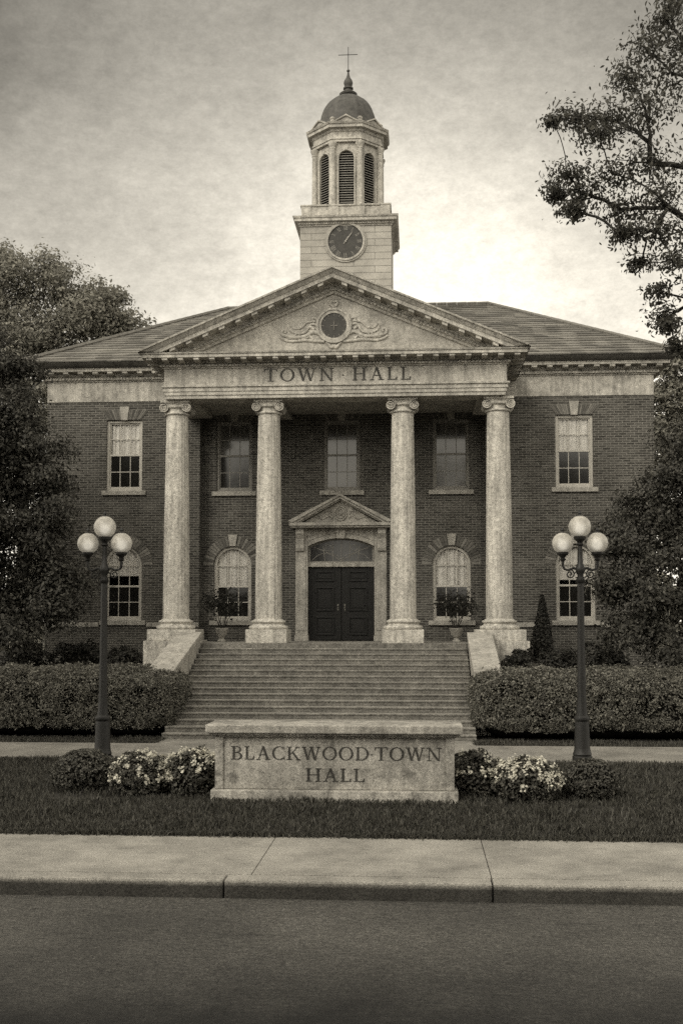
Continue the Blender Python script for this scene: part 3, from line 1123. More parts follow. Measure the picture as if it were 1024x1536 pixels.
b = MB()
rake(b, [(0.72, 0.0), (0.71, 0.045), (0.66, 0.06), (0.60, 0.13), (0.58, 0.15), (0.56, 0.155), (0.56, 0.26), (0.16, 0.265), (0.15, 0.33), (0.10, 0.37), (0.10, 0.385),
         (0.12, 0.39), (0.12, 0.455), (0.07, 0.46), (0.05, 0.53), (-0.3, 0.53), (-0.3, 0.0)])
for sg in (-1, 1):
    x = 0.05
    while x < 4.0:
        z = RZ1 - SL * x - 0.40
        if z > ZF + 0.1:
            b.prism_xz([(sg * x, z + 0.005), (sg * (x + 0.05), z + 0.005 - SL * 0.05), (sg * (x + 0.05), z - 0.045 - SL * 0.05), (sg * x, z - 0.045)], PY - 0.145, PY - 0.118)
        x += 0.092
PD = b.build('pediment', M['stone'], TH)
for sg in (-1, 1):
    x = 0.24
    while x < 4.6:
        z = RZ1 - SL * x - 0.262
        zz = RZ1 - SL * (x + 0.14) - 0.262
        if z - 0.09 > ZF:
            MB().prism_xz([(sg * x, z), (sg * (x + 0.14), zz), (sg * (x + 0.14), zz - 0.075), (sg * x, z - 0.075)], PY - 0.52, PY - 0.17).build('modillion', M['stone'], PD)
        x += 0.43
MB().prism_xz([(-4.2, 9.56), (4.2, 9.56), (0, 9.56 + SL * 4.2)], PY + 0.02, PY + 0.22).build('tympanum', M['tympanum'], PD)
# relief round the oculus
OZ, OX = 10.335, 0.0
b = None


def relief(bs, pts, r0, r1):
    n = len(pts)
    for sg in (-1, 1):
        b = MB()
        P3 = [(OX + sg * x, PY + 0.015, OZ + z) for x, z in pts]
        # refine
        Q = []
        for i in range(n - 1):
            for k in range(4):
                t = k / 4
                p0, p1, p2, p3 = [Vector(P3[max(0, min(n - 1, j))]) for j in (i - 1, i, i + 1, i + 2)]
                Q.append(0.5 * ((2 * p1) + (-p0 + p2) * t + (2 * p0 - 5 * p1 + 4 * p2 - p3) * t * t + (-p0 + 3 * p1 - 3 * p2 + p3) * t ** 3))
        Q.append(Vector(P3[-1]))
        m = len(Q)
        b.tube(Q, [r0 + (r1 - r0) * i / (m - 1) for i in range(m)], 8)
        b.build('relief', M['stone'], PD, smooth=True, angle=70)


relief(b, [(0.36, -0.22), (0.55, -0.16), (0.75, -0.27), (1.0, -0.30), (1.25, -0.26), (1.38, -0.2), (1.36, -0.10), (1.27, -0.12), (1.30, -0.18)], 0.058, 0.035)
relief(b, [(0.25, -0.42), (0.5, -0.40), (0.8, -0.38), (1.1, -0.40), (1.3, -0.36), (1.42, -0.28)], 0.051, 0.032)
relief(b, [(0.44, 0.02), (0.56, 0.05), (0.64, 0.0), (0.60, -0.06), (0.54, -0.03)], 0.043, 0.024)
relief(b, [(0.42, 0.16), (0.52, 0.22), (0.58, 0.18), (0.52, 0.13)], 0.041, 0.024)
relief(b, [(0.0, -0.52), (0.06, -0.58), (0.13, -0.5), (0.2, -0.44)], 0.051, 0.040)
relief(b, [(0.50, 0.12), (0.70, 0.10), (0.86, -0.04), (1.05, -0.06), (1.15, 0.04)], 0.035, 0.02)
relief(b, [(0.62, -0.20), (0.70, -0.30), (0.86, -0.33), (0.92, -0.24), (0.84, -0.2)], 0.04, 0.022)
relief(b, [(0.98, -0.20), (1.06, -0.28), (1.18, -0.32), (1.26, -0.28)], 0.035, 0.02)
relief(b, [(0.52, -0.1), (0.65, -0.02), (0.75, -0.16), (0.95, -0.2), (1.15, -0.12), (1.2, 0.0)], 0.043, 0.022)
relief(b, [(0.55, -0.36), (0.66, -0.26), (0.8, -0.34), (0.95, -0.27), (1.1, -0.34)], 0.041, 0.026)
relief(b, [(0.0, 0.50), (0.07, 0.55), (0.10, 0.62), (0.04, 0.66), (0.0, 0.62)], 0.043, 0.032)
circ = lambda r, n=40, cx=OX, cz=OZ: [(cx + r * math.cos(2 * PI * i / n), cz + r * math.sin(2 * PI * i / n)) for i in range(n)]
b = MB()
b.ring_xz(circ(0.47), circ(0.41), PY - 0.055, PY + 0.03, True)
b.ring_xz(circ(0.405), circ(0.335), PY - 0.03, PY + 0.03, True)
b.build('oculus_rim', M['stone'], PD, smooth=True)
b = MB()
b.prism_xz(circ(0.334), PY - 0.004, PY + 0.018)
b.build('oculus', M['clock'], PD)
b = MB()
for k in range(12):
    a = PI * k / 6
    r0 = 0.06 if k % 3 == 0 else 0.17
    p, q = (OX + r0 * math.cos(a), OZ + r0 * math.sin(a)), (OX + 0.325 * math.cos(a), OZ + 0.325 * math.sin(a))
    if False:
        b.tube([(p[0], PY - 0.008, p[1]), (q[0], PY - 0.008, q[1])], 0.010, 5)
    else:
        b.tube([(OX + .26 * math.cos(a), PY - 0.008, OZ + .26 * math.sin(a)), (q[0], PY - 0.008, q[1])], 0.010, 5)
b.tube([(OX - 0.09, PY - 0.010, OZ), (OX + 0.09, PY - 0.010, OZ)], 0.012, 5)
b.tube([(OX, PY - 0.012, OZ - 0.12), (OX, PY - 0.012, OZ + 0.12)], 0.012, 5)
b.build('oculus_bar', M['louver'], PD)
# roof of the portico
b = MB()
for sg in (-1, 1):
    n_ = Vector((sg * SL, 0, 1)).normalized()
    e0, e1, r0, r1 = (sg * (RX + 0.03), PY - 0.62, RZ0 - 0.07), (sg * (RX + 0.03), 36.6, RZ0 - 0.07), (0, PY - 0.62, RZ1 - 0.055), (0, 36.6, RZ1 - 0.055)
    slope(b, e0, e1, r0, r1, 12, n_)
b.build('portico_roof', M['slate'], TH, recalc=False)


# ---------------- columns
def flute(a, z):
    return 1.0 - 0.020 * (0.5 + 0.5 * math.cos(a * 22)) ** 0.7


def column(cx, cy, z0, pedestal):
    b = MB()
    H0, H1 = 2.60, 8.08
    prof = []
    for i in range(25):
        t = i / 24
        r = 0.350 - 0.060 * t ** 1.7
        prof.append((r, H0 + (H1 - H0) * t))
    b.lathe(prof, cx, cy, 132, radf=flute)
    C = b.build('column', M['column'], TH, smooth=True, angle=60)
    # attic base: two tori and a scotia
    pr = [(0.49, 2.352), (0.515, 2.375), (0.52, 2.41), (0.50, 2.445), (0.46, 2.455), (0.425, 2.475), (0.415, 2.505), (0.43, 2.525), (0.45, 2.535), (0.46, 2.56), (0.445, 2.585), (0.40, 2.592), (0.385, 2.615), (0.36, 2.63)]
    MB().lathe(pr, cx, cy, 48).build('base', M['column'], C, smooth=True)
    b = MB()
    if pedestal:
        x0, x1 = (cx - 0.72, cx + 0.72)
        b.box(x0 + 0.08, x1 - 0.08, cy - 0.60, cy + 0.60, 2.06, 2.352)
        b.box(x0, x1, cy - 0.66, cy + 0.66, 0.0, 2.058)
    else:
        b.box(cx - 0.54, cx + 0.54, cy - 0.54, cy + 0.54, z0, 2.352)
    b.build('plinth', M['column'], C, bevel=0.012)
    # ionic capital
    b = MB()
    b.lathe([(0.292, 8.07), (0.33, 8.075), (0.345, 8.10), (0.33, 8.125), (0.295, 8.13), (0.285, 8.15), (0.285, 8.22), (0.30, 8.235), (0.345, 8.26), (0.355, 8.29), (0.34, 8.31)], cx, cy, 40)
    b.box(cx - 0.34, cx + 0.34, cy - 0.30, cy + 0.30, 8.30, 8.385)            # cushion between the volutes
    b.box(cx - 0.39, cx + 0.39, cy - 0.345, cy + 0.345, 8.387, 8.448)         # abacus
    for sx in (-1, 1):
        vx, vz = cx + sx * 0.315, 8.255
        bol = MB().lathe([(0.115, -0.30), (0.10, -0.2), (0.075, 0.0), (0.10, 0.2), (0.115, 0.30)], 0, 0, 24)
        bol.xf(lambda p: (vx + p[0], cy + p[2], vz + p[1]))
        b.add(bol.v, bol.f)
        for sy in (-1, 1):
            sp = []
            for i in range(46):
                t = i / 45
                a = PI / 2 + sx * -1 * (-t * 2.4 * 2 * PI)
                r = 0.118 * (1 - t) ** 0.9 + 0.014
                sp.append((vx + r * math.cos(a), cy + sy * (0.305 + 0.02 * t), vz + r * math.sin(a)))
            # run the scroll in along the cushion top first
            sp = [(cx + sx * 0.02, cy + sy * 0.303, vz + 0.118)] + sp
            b.tube(sp, [0.016] + [0.017 - 0.006 * i / 45 for i in range(46)], 6)
    b.build('capital', M['column'], C, smooth=True, angle=40)
    return C


for cx, ped in ((-4.25, True), (-1.77, False), (1.79, False), (4.30, True)):
    column(cx, 29.72, 2.0, ped)
# brick-faced pilaster capitals on the wall behind the columns
# ---------------- porch floor
b = MB()
b.box(-3.52, 3.52, 29.12, YC - 0.01, 0.0, 1.996)
b.box(-4.9, -3.524, 30.4, YW - 0.01, 0.0, 1.99)
b.box(3.524, 4.9, 30.4, YW - 0.01, 0.0, 1.99)
b.build('porch', M['step'], TH, bevel=0.008)


# ---------------- windows
def voussoirs_flat(b, cx, y, half):
    z0, z1 = 8.45, 8.74
    n = 9
    for sg in (half,):
        for i in range(n):
            a0, a1 = 0.105 + (HW - 0.04 - 0.105) * i / n, 0.105 + (HW - 0.04 - 0.105) * (i + 0.86) / n
            c0, c1 = 0.125 + (HW + 0.20 - 0.125) * i / n, 0.125 + (HW + 0.20 - 0.125) * (i + 0.86) / n
            b.prism_xz([(cx + sg * a0, z0), (cx + sg * a1, z0), (cx + sg * c1, z1), (cx + sg * c0, z1)], y - 0.012, y + 0.05, random.random())


def voussoirs_round(b, cx, zs, y, half, r0=0.57, r1=0.86):
    n = 25
    for i in range(n):
        a0 = PI * i / n
        a1 = PI * (i + 0.84) / n
        if abs((a0 + a1) / 2 - PI / 2) < 0.19 or ((a0 + a1) / 2 < PI / 2) != (half > 0):
            continue
        pts = [(cx + r * math.cos(a), zs + r * math.sin(a)) for r, a in ((r0, a0), (r0, a1), (r1, a1), (r1, a0))]
        b.prism_xz(pts, y - 0.012, y + 0.05, random.random())


def window(kind, cx, y, blind, dim):
    up = kind == 'upper'
    if up:
        z0, zs, rise, hw, zm = 6.36, 8.44, 0.0, HW, 7.42
    else:
        z0, zs, rise, hw, zm = 2.58, 4.20, 0.55, HW + 0.02, 3.58
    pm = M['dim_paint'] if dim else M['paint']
    yf = y + 0.07
    b = MB()
    co, ci = contour(cx, hw - 0.002, z0 + 0.002, zs, max(rise - 0.002, 0) if rise else 0), contour(cx, hw - 0.075, z0 + 0.075, zs - (0 if rise else 0.075), max(rise - 0.075, 0) if rise else 0)
    if not rise:
        co = [(p[0], min(p[1], zs - 0.002)) for p in co]
    b.ring_xz(co, ci, yf, yf + 0.12, True)
    W = b.build('window', pm, TH)
    # sashes
    s = MB()
    hi = hw - 0.077
    zt = zs + rise - 0.077
    s.box(cx - hi, cx + hi, yf + 0.03, yf + 0.075, zm - 0.028, zm + 0.028)
    mw = 0.011
    lower_rows = 2
    bz0 = z0 + 0.077
    s.box(cx - hi, cx + hi, yf + 0.045, yf + 0.085, bz0, bz0 + 0.05)
    for sx in (-1, 1):
        s.box(cx + sx * hi - (0.035 if sx > 0 else 0), cx + sx * hi + (0.035 if sx < 0 else 0), yf + 0.0455, yf + 0.085, bz0 + 0.051, zs)
        xx = cx + sx * hi / 3
        arc_top = zs + (rise - 0.08) * math.sqrt(max(0, 1 - (xx - cx) ** 2 / (hi * hi))) if rise else zs - 0.08
        s.box(xx - mw, xx + mw, yf + 0.05, yf + 0.078, bz0 + 0.051, zm - 0.029)
        s.box(xx - mw, xx + mw, yf + 0.05, yf + 0.078, zm + 0.029, arc_top)
    zl = (bz0 + zm) / 2
    s.box(cx - hi + 0.036, cx + hi - 0.036, yf + 0.052, yf + 0.076, zl - mw, zl + mw)
    if rise:
        zu = zs - 0.02
    else:
        zu = (zm + zs - 0.08) / 2
        s.box(cx - hi, cx + hi, yf + 0.046, yf + 0.085, zs - 0.115, zs - 0.078)
    s.box(cx - hi + 0.036, cx + hi - 0.036, yf + 0.053, yf + 0.076, zu - mw, zu + mw)
    s.build('sash', pm, W)
    g = MB()
    cp_ = contour(cx, hi - 0.004, zm + 0.002, zs - (0 if rise else 0.08), rise - 0.085 if rise else 0)
    if dim:
        g.prism_xz(cp_, yf + 0.060, yf + 0.066)
    else:                           # glass is far thinner than its frame: one sheet
        g.add([(x_, yf + 0.062, z_) for x_, z_ in cp_], [list(range(len(cp_)))])
    g.build('pane', M['blind_glass'] if dim else M['glass'], W, recalc=dim)
    MB().box(cx - hi + 0.004, cx + hi - 0.004, yf + 0.060, yf + 0.066, bz0 + 0.01, zm - 0.002).build('pane', M['dark_glass'] if (not dim or cx < -1) else M['blind_glass'], W)
    if blind and not dim:
        # gathered cloth hanging behind the upper sash
        c = MB()
        zb = zm + blind
        n = 40
        ph = random.random() * 6
        for i in range(n):
            def cp(k):
                x_ = cx - hi + 0.01 + (2 * hi - 0.02) * k / n
                return x_, yf + 0.112 + 0.018 * math.sin(k * 0.95 + ph) + 0.008 * math.sin(k * 2.1)
            xa, ya = cp(i)
            xb, yb = cp(i + 1)

            def top(x_):
                return zs + (rise - 0.085) * math.sqrt(max(0, 1 - (x_ - cx) ** 2 / (hi * hi))) if rise else zs - 0.05
            c.add([(xa, ya, zb), (xb, yb, zb), (xb, yb, top(xb)), (xa, ya, top(xa))], [(0, 1, 2, 3)])
        c.build('curtain', M['curtain'], W, smooth=True, angle=180, recalc=False)
    tm = M['trim']
    MB().box(cx - hw - 0.12, cx + hw + 0.12, y - 0.08, y + 0.069, z0 - 0.13, z0 - 0.001).build('sill', tm, W, bevel=0.01)
    for half in (-1, 1):
        v = MB()
        if up:
            voussoirs_flat(v, cx, y, half)
        else:
            voussoirs_round(v, cx, zs, y, half)
        v.build('arch', M['voussoir'], W)
    if up:
        kz0, kz1, k0, k1 = 8.43, 8.83, 0.095, 0.14
    else:
        kz0, kz1, k0, k1 = zs + 0.555, zs + 0.89, 0.085, 0.14
    MB().prism_xz([(cx - k0, kz0), (cx + k0, kz0), (cx + k1, kz1), (cx - k1, kz1)], y - 0.045, y + 0.05).build('keystone', M['trim'], W, bevel=0.008)


for i, (cx, y) in enumerate(UP):
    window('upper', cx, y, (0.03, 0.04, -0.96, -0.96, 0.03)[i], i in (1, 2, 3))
for i, (cx, y) in enumerate(LO):
    window('lower', cx, y, (0.30, 0.03, 0.03, 0.16)[i], False)

# ---------------- doorway
DX = -0.04
b = MB()
for sg in (-1, 1):
    xa, xb = (DX - 1.32, DX - 0.965) if sg < 0 else (DX + 0.965, DX + 1.32)
    b.box(xa, xb, YC - 0.10, YC + 0.2, 2.16, 5.26)
    b.box(xa - 0.02, xb + 0.02, YC - 0.14, YC + 0.2, 1.998, 2.158)
    xm, xn = (xa + 0.03, xb - 0.06) if sg < 0 else (xa + 0.06, xb - 0.03)
    b.box(xm, xn, YC - 0.118, YC - 0.101, 2.3, 4.45)                     # raised panel of the jamb
    # scroll bracket under the pediment
    b.prism_yz([(YC - 0.101, 4.58), (YC - 0.17, 4.60), (YC - 0.19, 4.68), (YC - 0.15, 4.78), (YC - 0.17, 4.95), (YC - 0.27, 5.10), (YC - 0.27, 5.26), (YC - 0.101, 5.26)],
               (DX - 1.30 if sg < 0 else DX + 1.07), (DX - 1.07 if sg < 0 else DX + 1.30))
# arched head
n = 16
arc_ = contour(DX, 0.962, 4.0, 4.74, 0.235, n)[1:-1]
pts = arc_
for p, q in zip(pts[:-1], pts[1:]):
    b.add([(p[0], YC - 0.08, p[1]), (q[0], YC - 0.08, q[1]), (q[0], YC - 0.08, 5.255), (p[0], YC - 0.08, 5.255), (p[0], YC + 0.3, p[1]), (q[0], YC + 0.3, q[1])], [(0, 1, 2, 3), (0, 1, 5, 4)])
mo = [(DX + (p[0] - DX) * 0.995, p[1] + 0.0) for p in pts]
mi = [(DX + (p[0] - DX) * 0.995, p[1] + 0.10) for p in pts]
b.ring_xz(mi, mo, YC - 0.105, YC - 0.079)
mi2 = [(DX + (p[0] - DX) * 0.97, min(p[1] + 0.17, 5.22)) for p in pts]
mo2 = [(DX + (p[0] - DX) * 0.97, min(p[1] + 0.145, 5.20)) for p in pts]
b.ring_xz(mi2, mo2, YC - 0.098, YC - 0.079)
b.prism_xz([(DX - 0.10, 4.96), (DX + 0.10, 4.96), (DX + 0.16, 5.255), (DX - 0.16, 5.255)], YC - 0.16, YC - 0.06)
DW = b.build('doorway', M['trim'], TH)
b = MB()
DPX, DZ0, DZ1 = 1.47, 5.40, 6.22
b.box(DX - DPX + 0.04, DX + DPX - 0.04, YC - 0.40, YC + 0.05, 5.262, 5.31)
b.box(DX - DPX, DX + DPX, YC - 0.46, YC + 0.05, 5.312, 5.40)
sl = (DZ1 - DZ0) / DPX
for sg in (-1, 1):
    for (f, h0, h1) in ((0.50, 0.0, 0.055), (0.44, 0.055, 0.13), (0.36, 0.13, 0.17)):
        xa = DPX - max(0, (h0) / sl) * 1.0
        b.prism_xz([(DX + sg * (DPX + 0.03), DZ0 + 0.02 - h0 + 0.03 if h0 == 0 else DZ0 + 0.003), (DX, DZ1 - h0), (DX, DZ1 - h1), (DX + sg * (DPX - (h1) / sl), DZ0 + 0.003)], YC - f, YC + 0.04)
b.prism_xz([(DX - 1.1, DZ0 + 0.002), (DX + 1.1, DZ0 + 0.002), (DX, DZ1 - 0.16)], YC - 0.20, YC + 0.03)
DP = b.build('door_pediment', M['trim'], TH)
b = MB()
for r, t in ((0.20, 0.03), (0.13, 0.025)):
    P_ = [(DX + r * 0.85 * math.cos(2 * PI * i / 20), YC - 0.21, 5.68 + r * math.sin(2 * PI * i / 20)) for i in range(21)]
    b.tube(P_, t, 6)
b.sphere((DX, YC - 0.20, 5.68), 0.07, 12, 8)
for sg in (-1, 1):
    P_ = []
    for i in range(26):
        t = i / 25
        P_.append((DX + sg * (0.24 + 0.55 * t), YC - 0.205, 5.56 + 0.07 * math.sin(t * 9) * (1 - t)))
    b.tube(P_, [0.035 * (1 - 0.7 * i / 25) for i in range(26)], 6)
    P_ = [(DX + sg * (0.36 + 0.09 * math.cos(a_)), YC - 0.205, 5.68 + 0.07 * math.sin(a_)) for a_ in [k * 0.45 for k in range(13)]]
    b.tube(P_, 0.02, 6)
b.build('cartouche', M['trim'], DP, smooth=True, angle=70)
MB().box(DX - 0.963, DX + 0.963, YC + 0.02, YC + 0.2, 4.14, 4.27).build('transom', M['trim'], TH, bevel=0.015)
# fanlight
b = MB()
c_ = contour(DX, 0.955, 4.272, 4.74, 0.235, 16)
ci_ = contour(DX, 0.90, 4.31, 4.71, 0.215, 16)
b.ring_xz(c_, ci_, YC + 0.08, YC + 0.16, True)
FL = b.build('fanlight', M['dim_paint'], TH)
b = MB()
for k in (-2, -1, 0, 1, 2):
    b.tube([(DX + k * 0.24, YC + 0.105, 4.31), (DX + k * 0.24 * (1.0 + 0.05 * abs(k)), YC + 0.105, 4.9 - 0.035 * k * k)], 0.011, 5)
for sg in (-1, 1):
    b.tube([(DX, YC + 0.10, 4.31), (DX + sg * 0.25, YC + 0.10, 4.47), (DX + sg * 0.48, YC + 0.10, 4.60), (DX + sg * 0.8, YC + 0.10, 4.72)], 0.011, 5)
    b.tube([(DX + sg * 0.86, YC + 0.10, 4.33), (DX + sg * 0.66, YC + 0.10, 4.50), (DX + sg * 0.42, YC + 0.10, 4.56), (DX + sg * 0.12, YC + 0.10, 4.48), (DX, YC + 0.10, 4.34)], 0.009, 5)
    cc_ = [(DX + sg * 0.38 + 0.09 * math.cos(a_), YC + 0.10, 4.70 + 0.09 * math.sin(a_)) for a_ in [2 * PI * k / 14 for k in range(15)]]
    b.tube(cc_, 0.008, 5)
b.build('leading', M['dim_paint'], FL)
MB().prism_xz(contour(DX, 0.93, 4.28, 4.73, 0.225, 16), YC + 0.115, YC + 0.122).build('pane', M['dark_glass'], FL)
# two door leaves with raised panels
for sg in (-1, 1):
    b = MB()
    x0, x1 = (DX - 0.955, DX - 0.006) if sg < 0 else (DX + 0.006, DX + 0.955)
    b.box(x0, x1, YC + 0.14, YC + 0.2, 2.012, 4.138)
    for z0_, z1_ in ((2.16, 2.70), (2.86, 3.56), (3.72, 4.02)):
        xa, xb = x0 + 0.2, x1 - 0.2
        o_ = [(xa, z0_), (xb, z0_), (xb, z1_), (xa, z1_)]
        i_ = [(xa + 0.045, z0_ + 0.045), (xb - 0.045, z0_ + 0.045), (xb - 0.045, z1_ - 0.045), (xa + 0.045, z1_ - 0.045)]
        b.ring_xz(o_, i_, YC + 0.098, YC + 0.141, True)
        b.box(xa + 0.085, xb - 0.085, YC + 0.122, YC + 0.141, z0_ + 0.085, z1_ - 0.085)
    D = b.build('door', M['door'], TH, bevel=0.013)
    h = MB()
    hx = DX + sg * 0.10
    h.box(hx - 0.018, hx + 0.018, YC + 0.128, YC + 0.141, 2.88, 3.06)
    h.tube([(hx, YC + 0.13, 2.93), (hx, YC + 0.08, 2.94), (hx, YC + 0.075, 3.0), (hx, YC + 0.128, 3.01)], 0.012, 8)
    h.build('handle', M['brass'], D, smooth=True)
# small lanterns on the door jambs
# ---------------- clock tower
TY0, TY1, TW, TX = 34.0, 36.8, 1.40, 0.0
TC = (TY0 + TY1) / 2
b = MB().box(-TW, TW, TY0, TY1, 10.5, 14.70)
TO = b.build('tower', M['block'], TH)
sq = [(-TW, TY0), (TW, TY0), (TW, TY1), (-TW, TY1)]
tc = MB().sweep(sq, [(-0.4, 14.70), (0.03, 14.70), (0.04, 14.74), (0.07, 14.75), (0.07, 14.79), (0.17, 14.83), (0.17, 14.91), (0.20, 14.93), (0.22, 14.985), (-0.4, 15.02)], True)
x = -TW - 0.02
while x < TW:
    tc.box(x, x + 0.04, TY0 - 0.10, TY0 - 0.068, 14.752, 14.79)
    x += 0.075
tc.build('tower_cornice', M['stone'], TO)
b = MB().box(-1.36, 1.36, TY0 + 0.04, TY1 - 0.04, 15.0, 15.34)
b.sweep([(-1.36, TY0 + 0.04), (1.36, TY0 + 0.04), (1.36, TY1 - 0.04), (-1.36, TY1 - 0.04)], [(-0.3, 15.342), (0.03, 15.342), (0.04, 15.36), (0.04, 15.40), (-0.3, 15.41)], True)
for xa in (-1.365, -0.52, 0.30, 1.07):
    b.box(xa, xa + 0.30, TY0 + 0.015, TY0 + 0.2, 15.01, 15.34)
b.build('parapet', M['stone'], TO, bevel=0.006)
# clock
CZ, CR = 14.21, 0.535
b = MB()
b.prism_xz(circ(CR, 56, TX, CZ), TY0 - 0.03, TY0 + 0.02)
CK = b.build('clock', M['clock'], TH)
b = MB().ring_xz(circ(CR + 0.06, 56, TX, CZ), circ(CR, 56, TX, CZ), TY0 - 0.075, TY0 + 0.02, True)
b.ring_xz(circ(CR + 0.11, 56, TX, CZ), circ(CR + 0.062, 56, TX, CZ), TY0 - 0.045, TY0 + 0.02, True)
b.build('rim', M['trim'], CK, smooth=True)
for k, num in enumerate(['XII', 'I', 'II', 'III', 'IV', 'V', 'VI', 'VII', 'VIII', 'IX', 'X', 'XI']):
    ang = -2 * PI * k / 12
    h = 0.135
    wtot = sum(glyph(c)[1] for c in num) + 0.04 * (len(num) - 1)
    s_ = min(0.62, 0.19 / (wtot * h))
    x = -wtot * h * s_ / 2
    nb = MB()
    for ch in num:
        l_, w_ = letter_mb(ch, x, 0.36, h, s_, TY0 - 0.03, 0.008)
        nb.add(l_.v, l_.f)
        x += w_ + 0.04 * h * s_
    ca, sa = math.cos(ang), math.sin(ang)
    nb.xf(lambda p: (TX + p[0] * ca - p[2] * sa, p[1], CZ + p[0] * sa + p[2] * ca))
    nb.build('numeral', M['gilt'], CK)
for nm, deg, L, w_, yy in (('hour_hand', 33, 0.24, 0.020, 0.045), ('minute_hand', 36, 0.40, 0.013, 0.055)):
    hb = MB().prism_xz([(-w_ * 0.6, -0.10), (w_ * 0.6, -0.10), (w_, 0), (w_ * 1.3, L * 0.6), (0, L), (-w_ * 1.3, L * 0.6), (-w_, 0)], TY0 - yy, TY0 - yy + 0.006)
    ca, sa = math.cos(-R(deg)), math.sin(-R(deg))
    hb.xf(lambda p: (TX + p[0] * ca - p[2] * sa, p[1], CZ + p[0] * sa + p[2] * ca))
    hb.build(nm, M['gilt'], CK)
MB().prism_xz(circ(0.03, 16, TX, CZ), TY0 - 0.065, TY0 - 0.02).build('hub', M['gilt'], CK)

# belfry: an octagon with an arched louvre in every face
AP = 0.99
B0, B1 = 15.41, 17.50
b = MB()
lou, dk = [], []
for k in range(8):
    a = -PI / 2 + k * PI / 4
    fb = MB()
    hwf = AP * math.tan(PI / 8)
    wall_face(fb, -hwf, hwf, B0, B1, 0, [(0, 0.235, 15.50, 17.02, 0.235)], 0.12)
    co_, ci_ = contour(0, 0.285, 15.5, 17.02, 0.285), contour(0, 0.236, 15.5, 17.02, 0.236)
    fb.ring_xz(co_, ci_, -0.03, 0.04)
    fb.prism_xz([(-0.035, 17.26), (0.035, 17.26), (0.05, 17.36), (-0.05, 17.36)], -0.05, 0.01)
    fb.box(-0.30, 0.30, -0.05, 0.03, 15.43, 15.498)
    lb = MB()
    z = 15.52
    while z < 17.2:
        hw_ = 0.232 if z < 17.02 else math.sqrt(max(0.0, 0.232 ** 2 - (z - 17.0) ** 2))
        if hw_ > 0.05:
            lb.add([(-hw_, 0.03, z), (hw_, 0.03, z), (hw_, 0.11, z + 0.055), (-hw_, 0.11, z + 0.055), (-hw_, 0.03, z + 0.014), (hw_, 0.03, z + 0.014), (hw_, 0.11, z + 0.069), (-hw_, 0.11, z + 0.069)],
                   [(0, 1, 2, 3), (4, 5, 6, 7), (0, 1, 5, 4)])
        z += 0.078
    db = MB().prism_xz(contour(0, 0.234, 15.5, 17.02, 0.234), 0.125, 0.13)
    ca, sa = math.cos(a + PI / 2), math.sin(a + PI / 2)

    def rot(p, ca=ca, sa=sa):
        x_, y_ = p[0], p[1] - AP
        return (TX + x_ * ca - y_ * sa, TC + x_ * sa + y_ * ca, p[2])
    fb.xf(rot); lb.xf(rot); db.xf(rot)
    b.add(fb.v, fb.f)
    lou.append(lb)
    dk.append(db)
BF = b.build('belfry', M['stone'], TH, recalc=False)
for lb in lou:
    lb.build('louver', M['louver'], BF, recalc=False)
sb = MB()
for db in dk:
    sb.add(db.v, db.f)
sb.build('belfry_lining', M['dark'], BF)
cr = AP / math.cos(PI / 8)
for k in range(8):
    a = -PI / 2 + PI / 8 + k * PI / 4
    px, py = TX + (cr + 0.045) * math.cos(a), TC + (cr + 0.045) * math.sin(a)
    cb = MB().lathe([(0.145, B0), (0.145, B0 + 0.05), (0.125, B0 + 0.06), (0.13, B0 + 0.09), (0.105, B0 + 0.11), (0.10, B0 + 0.15), (0.088, 17.28), (0.10, 17.29), (0.10, 17.32), (0.09, 17.33), (0.125, 17.42), (0.14, 17.45), (0.14, 17.497)], px, py, 18)
    cb.build('belfry_column', M['stone'], BF, smooth=True)
octp = [(TX + cr * math.cos(-PI / 2 - PI / 8 + k * PI / 4), TC + cr * math.sin(-PI / 2 - PI / 8 + k * PI / 4)) for k in range(8)]
MB().sweep(octp, [(-0.5, 17.50), (0.10, 17.50), (0.10, 17.57), (0.13, 17.575), (0.13, 17.62), (0.09, 17.63), (0.09, 17.80), (0.12, 17.82), (0.15, 17.88), (0.26, 17.90), (0.26, 17.99), (0.29, 18.0), (0.32, 18.06), (-0.5, 18.10)], True).build('belfry_cornice', M['stone'], BF)
b = MB()
for k in range(8):
    a = -PI / 2 + k * PI / 4
    g = MB().prism_xz([(-0.34, 18.085), (0.34, 18.085), (0, 18.27)], -0.22, 0.12)
    g.ring_xz([(-0.40, 18.085), (0, 18.305), (0.40, 18.085)], [(-0.32, 18.085), (0, 18.255), (0.32, 18.085)], -0.27, 0.1)
    ca, sa = math.cos(a + PI / 2), math.sin(a + PI / 2)
    g.xf(lambda p: (TX + p[0] * ca - (p[1] - AP) * sa, TC + p[0] * sa + (p[1] - AP) * ca, p[2]))
    b.add(g.v, g.f)
    a2 = a + PI / 8
    px, py = TX + 1.12 * math.cos(a2), TC + 1.12 * math.sin(a2)
    b.lathe([(0.07, 18.07), (0.07, 18.22), (0.085, 18.23), (0.085, 18.27), (0.04, 18.31)], px, py, 10)
b.build('gablet', M['stone'], BF)
# dome
dp = [(0.99, 18.08), (0.99, 18.22), (0.95, 18.24)]
for i in range(15):
    t = i / 14
    a = t * PI / 2
    dp.append((max(0.94 * math.cos(a) ** 0.92, 0.12), 18.25 + 1.20 * math.sin(a)))


def dome_rad(a, z):
    k = ((a + PI / 8 + PI / 2) % (PI / 4)) - PI / 8
    return 1.0 + 0.035 * (abs(k) / (PI / 8)) ** 6 - 0.015


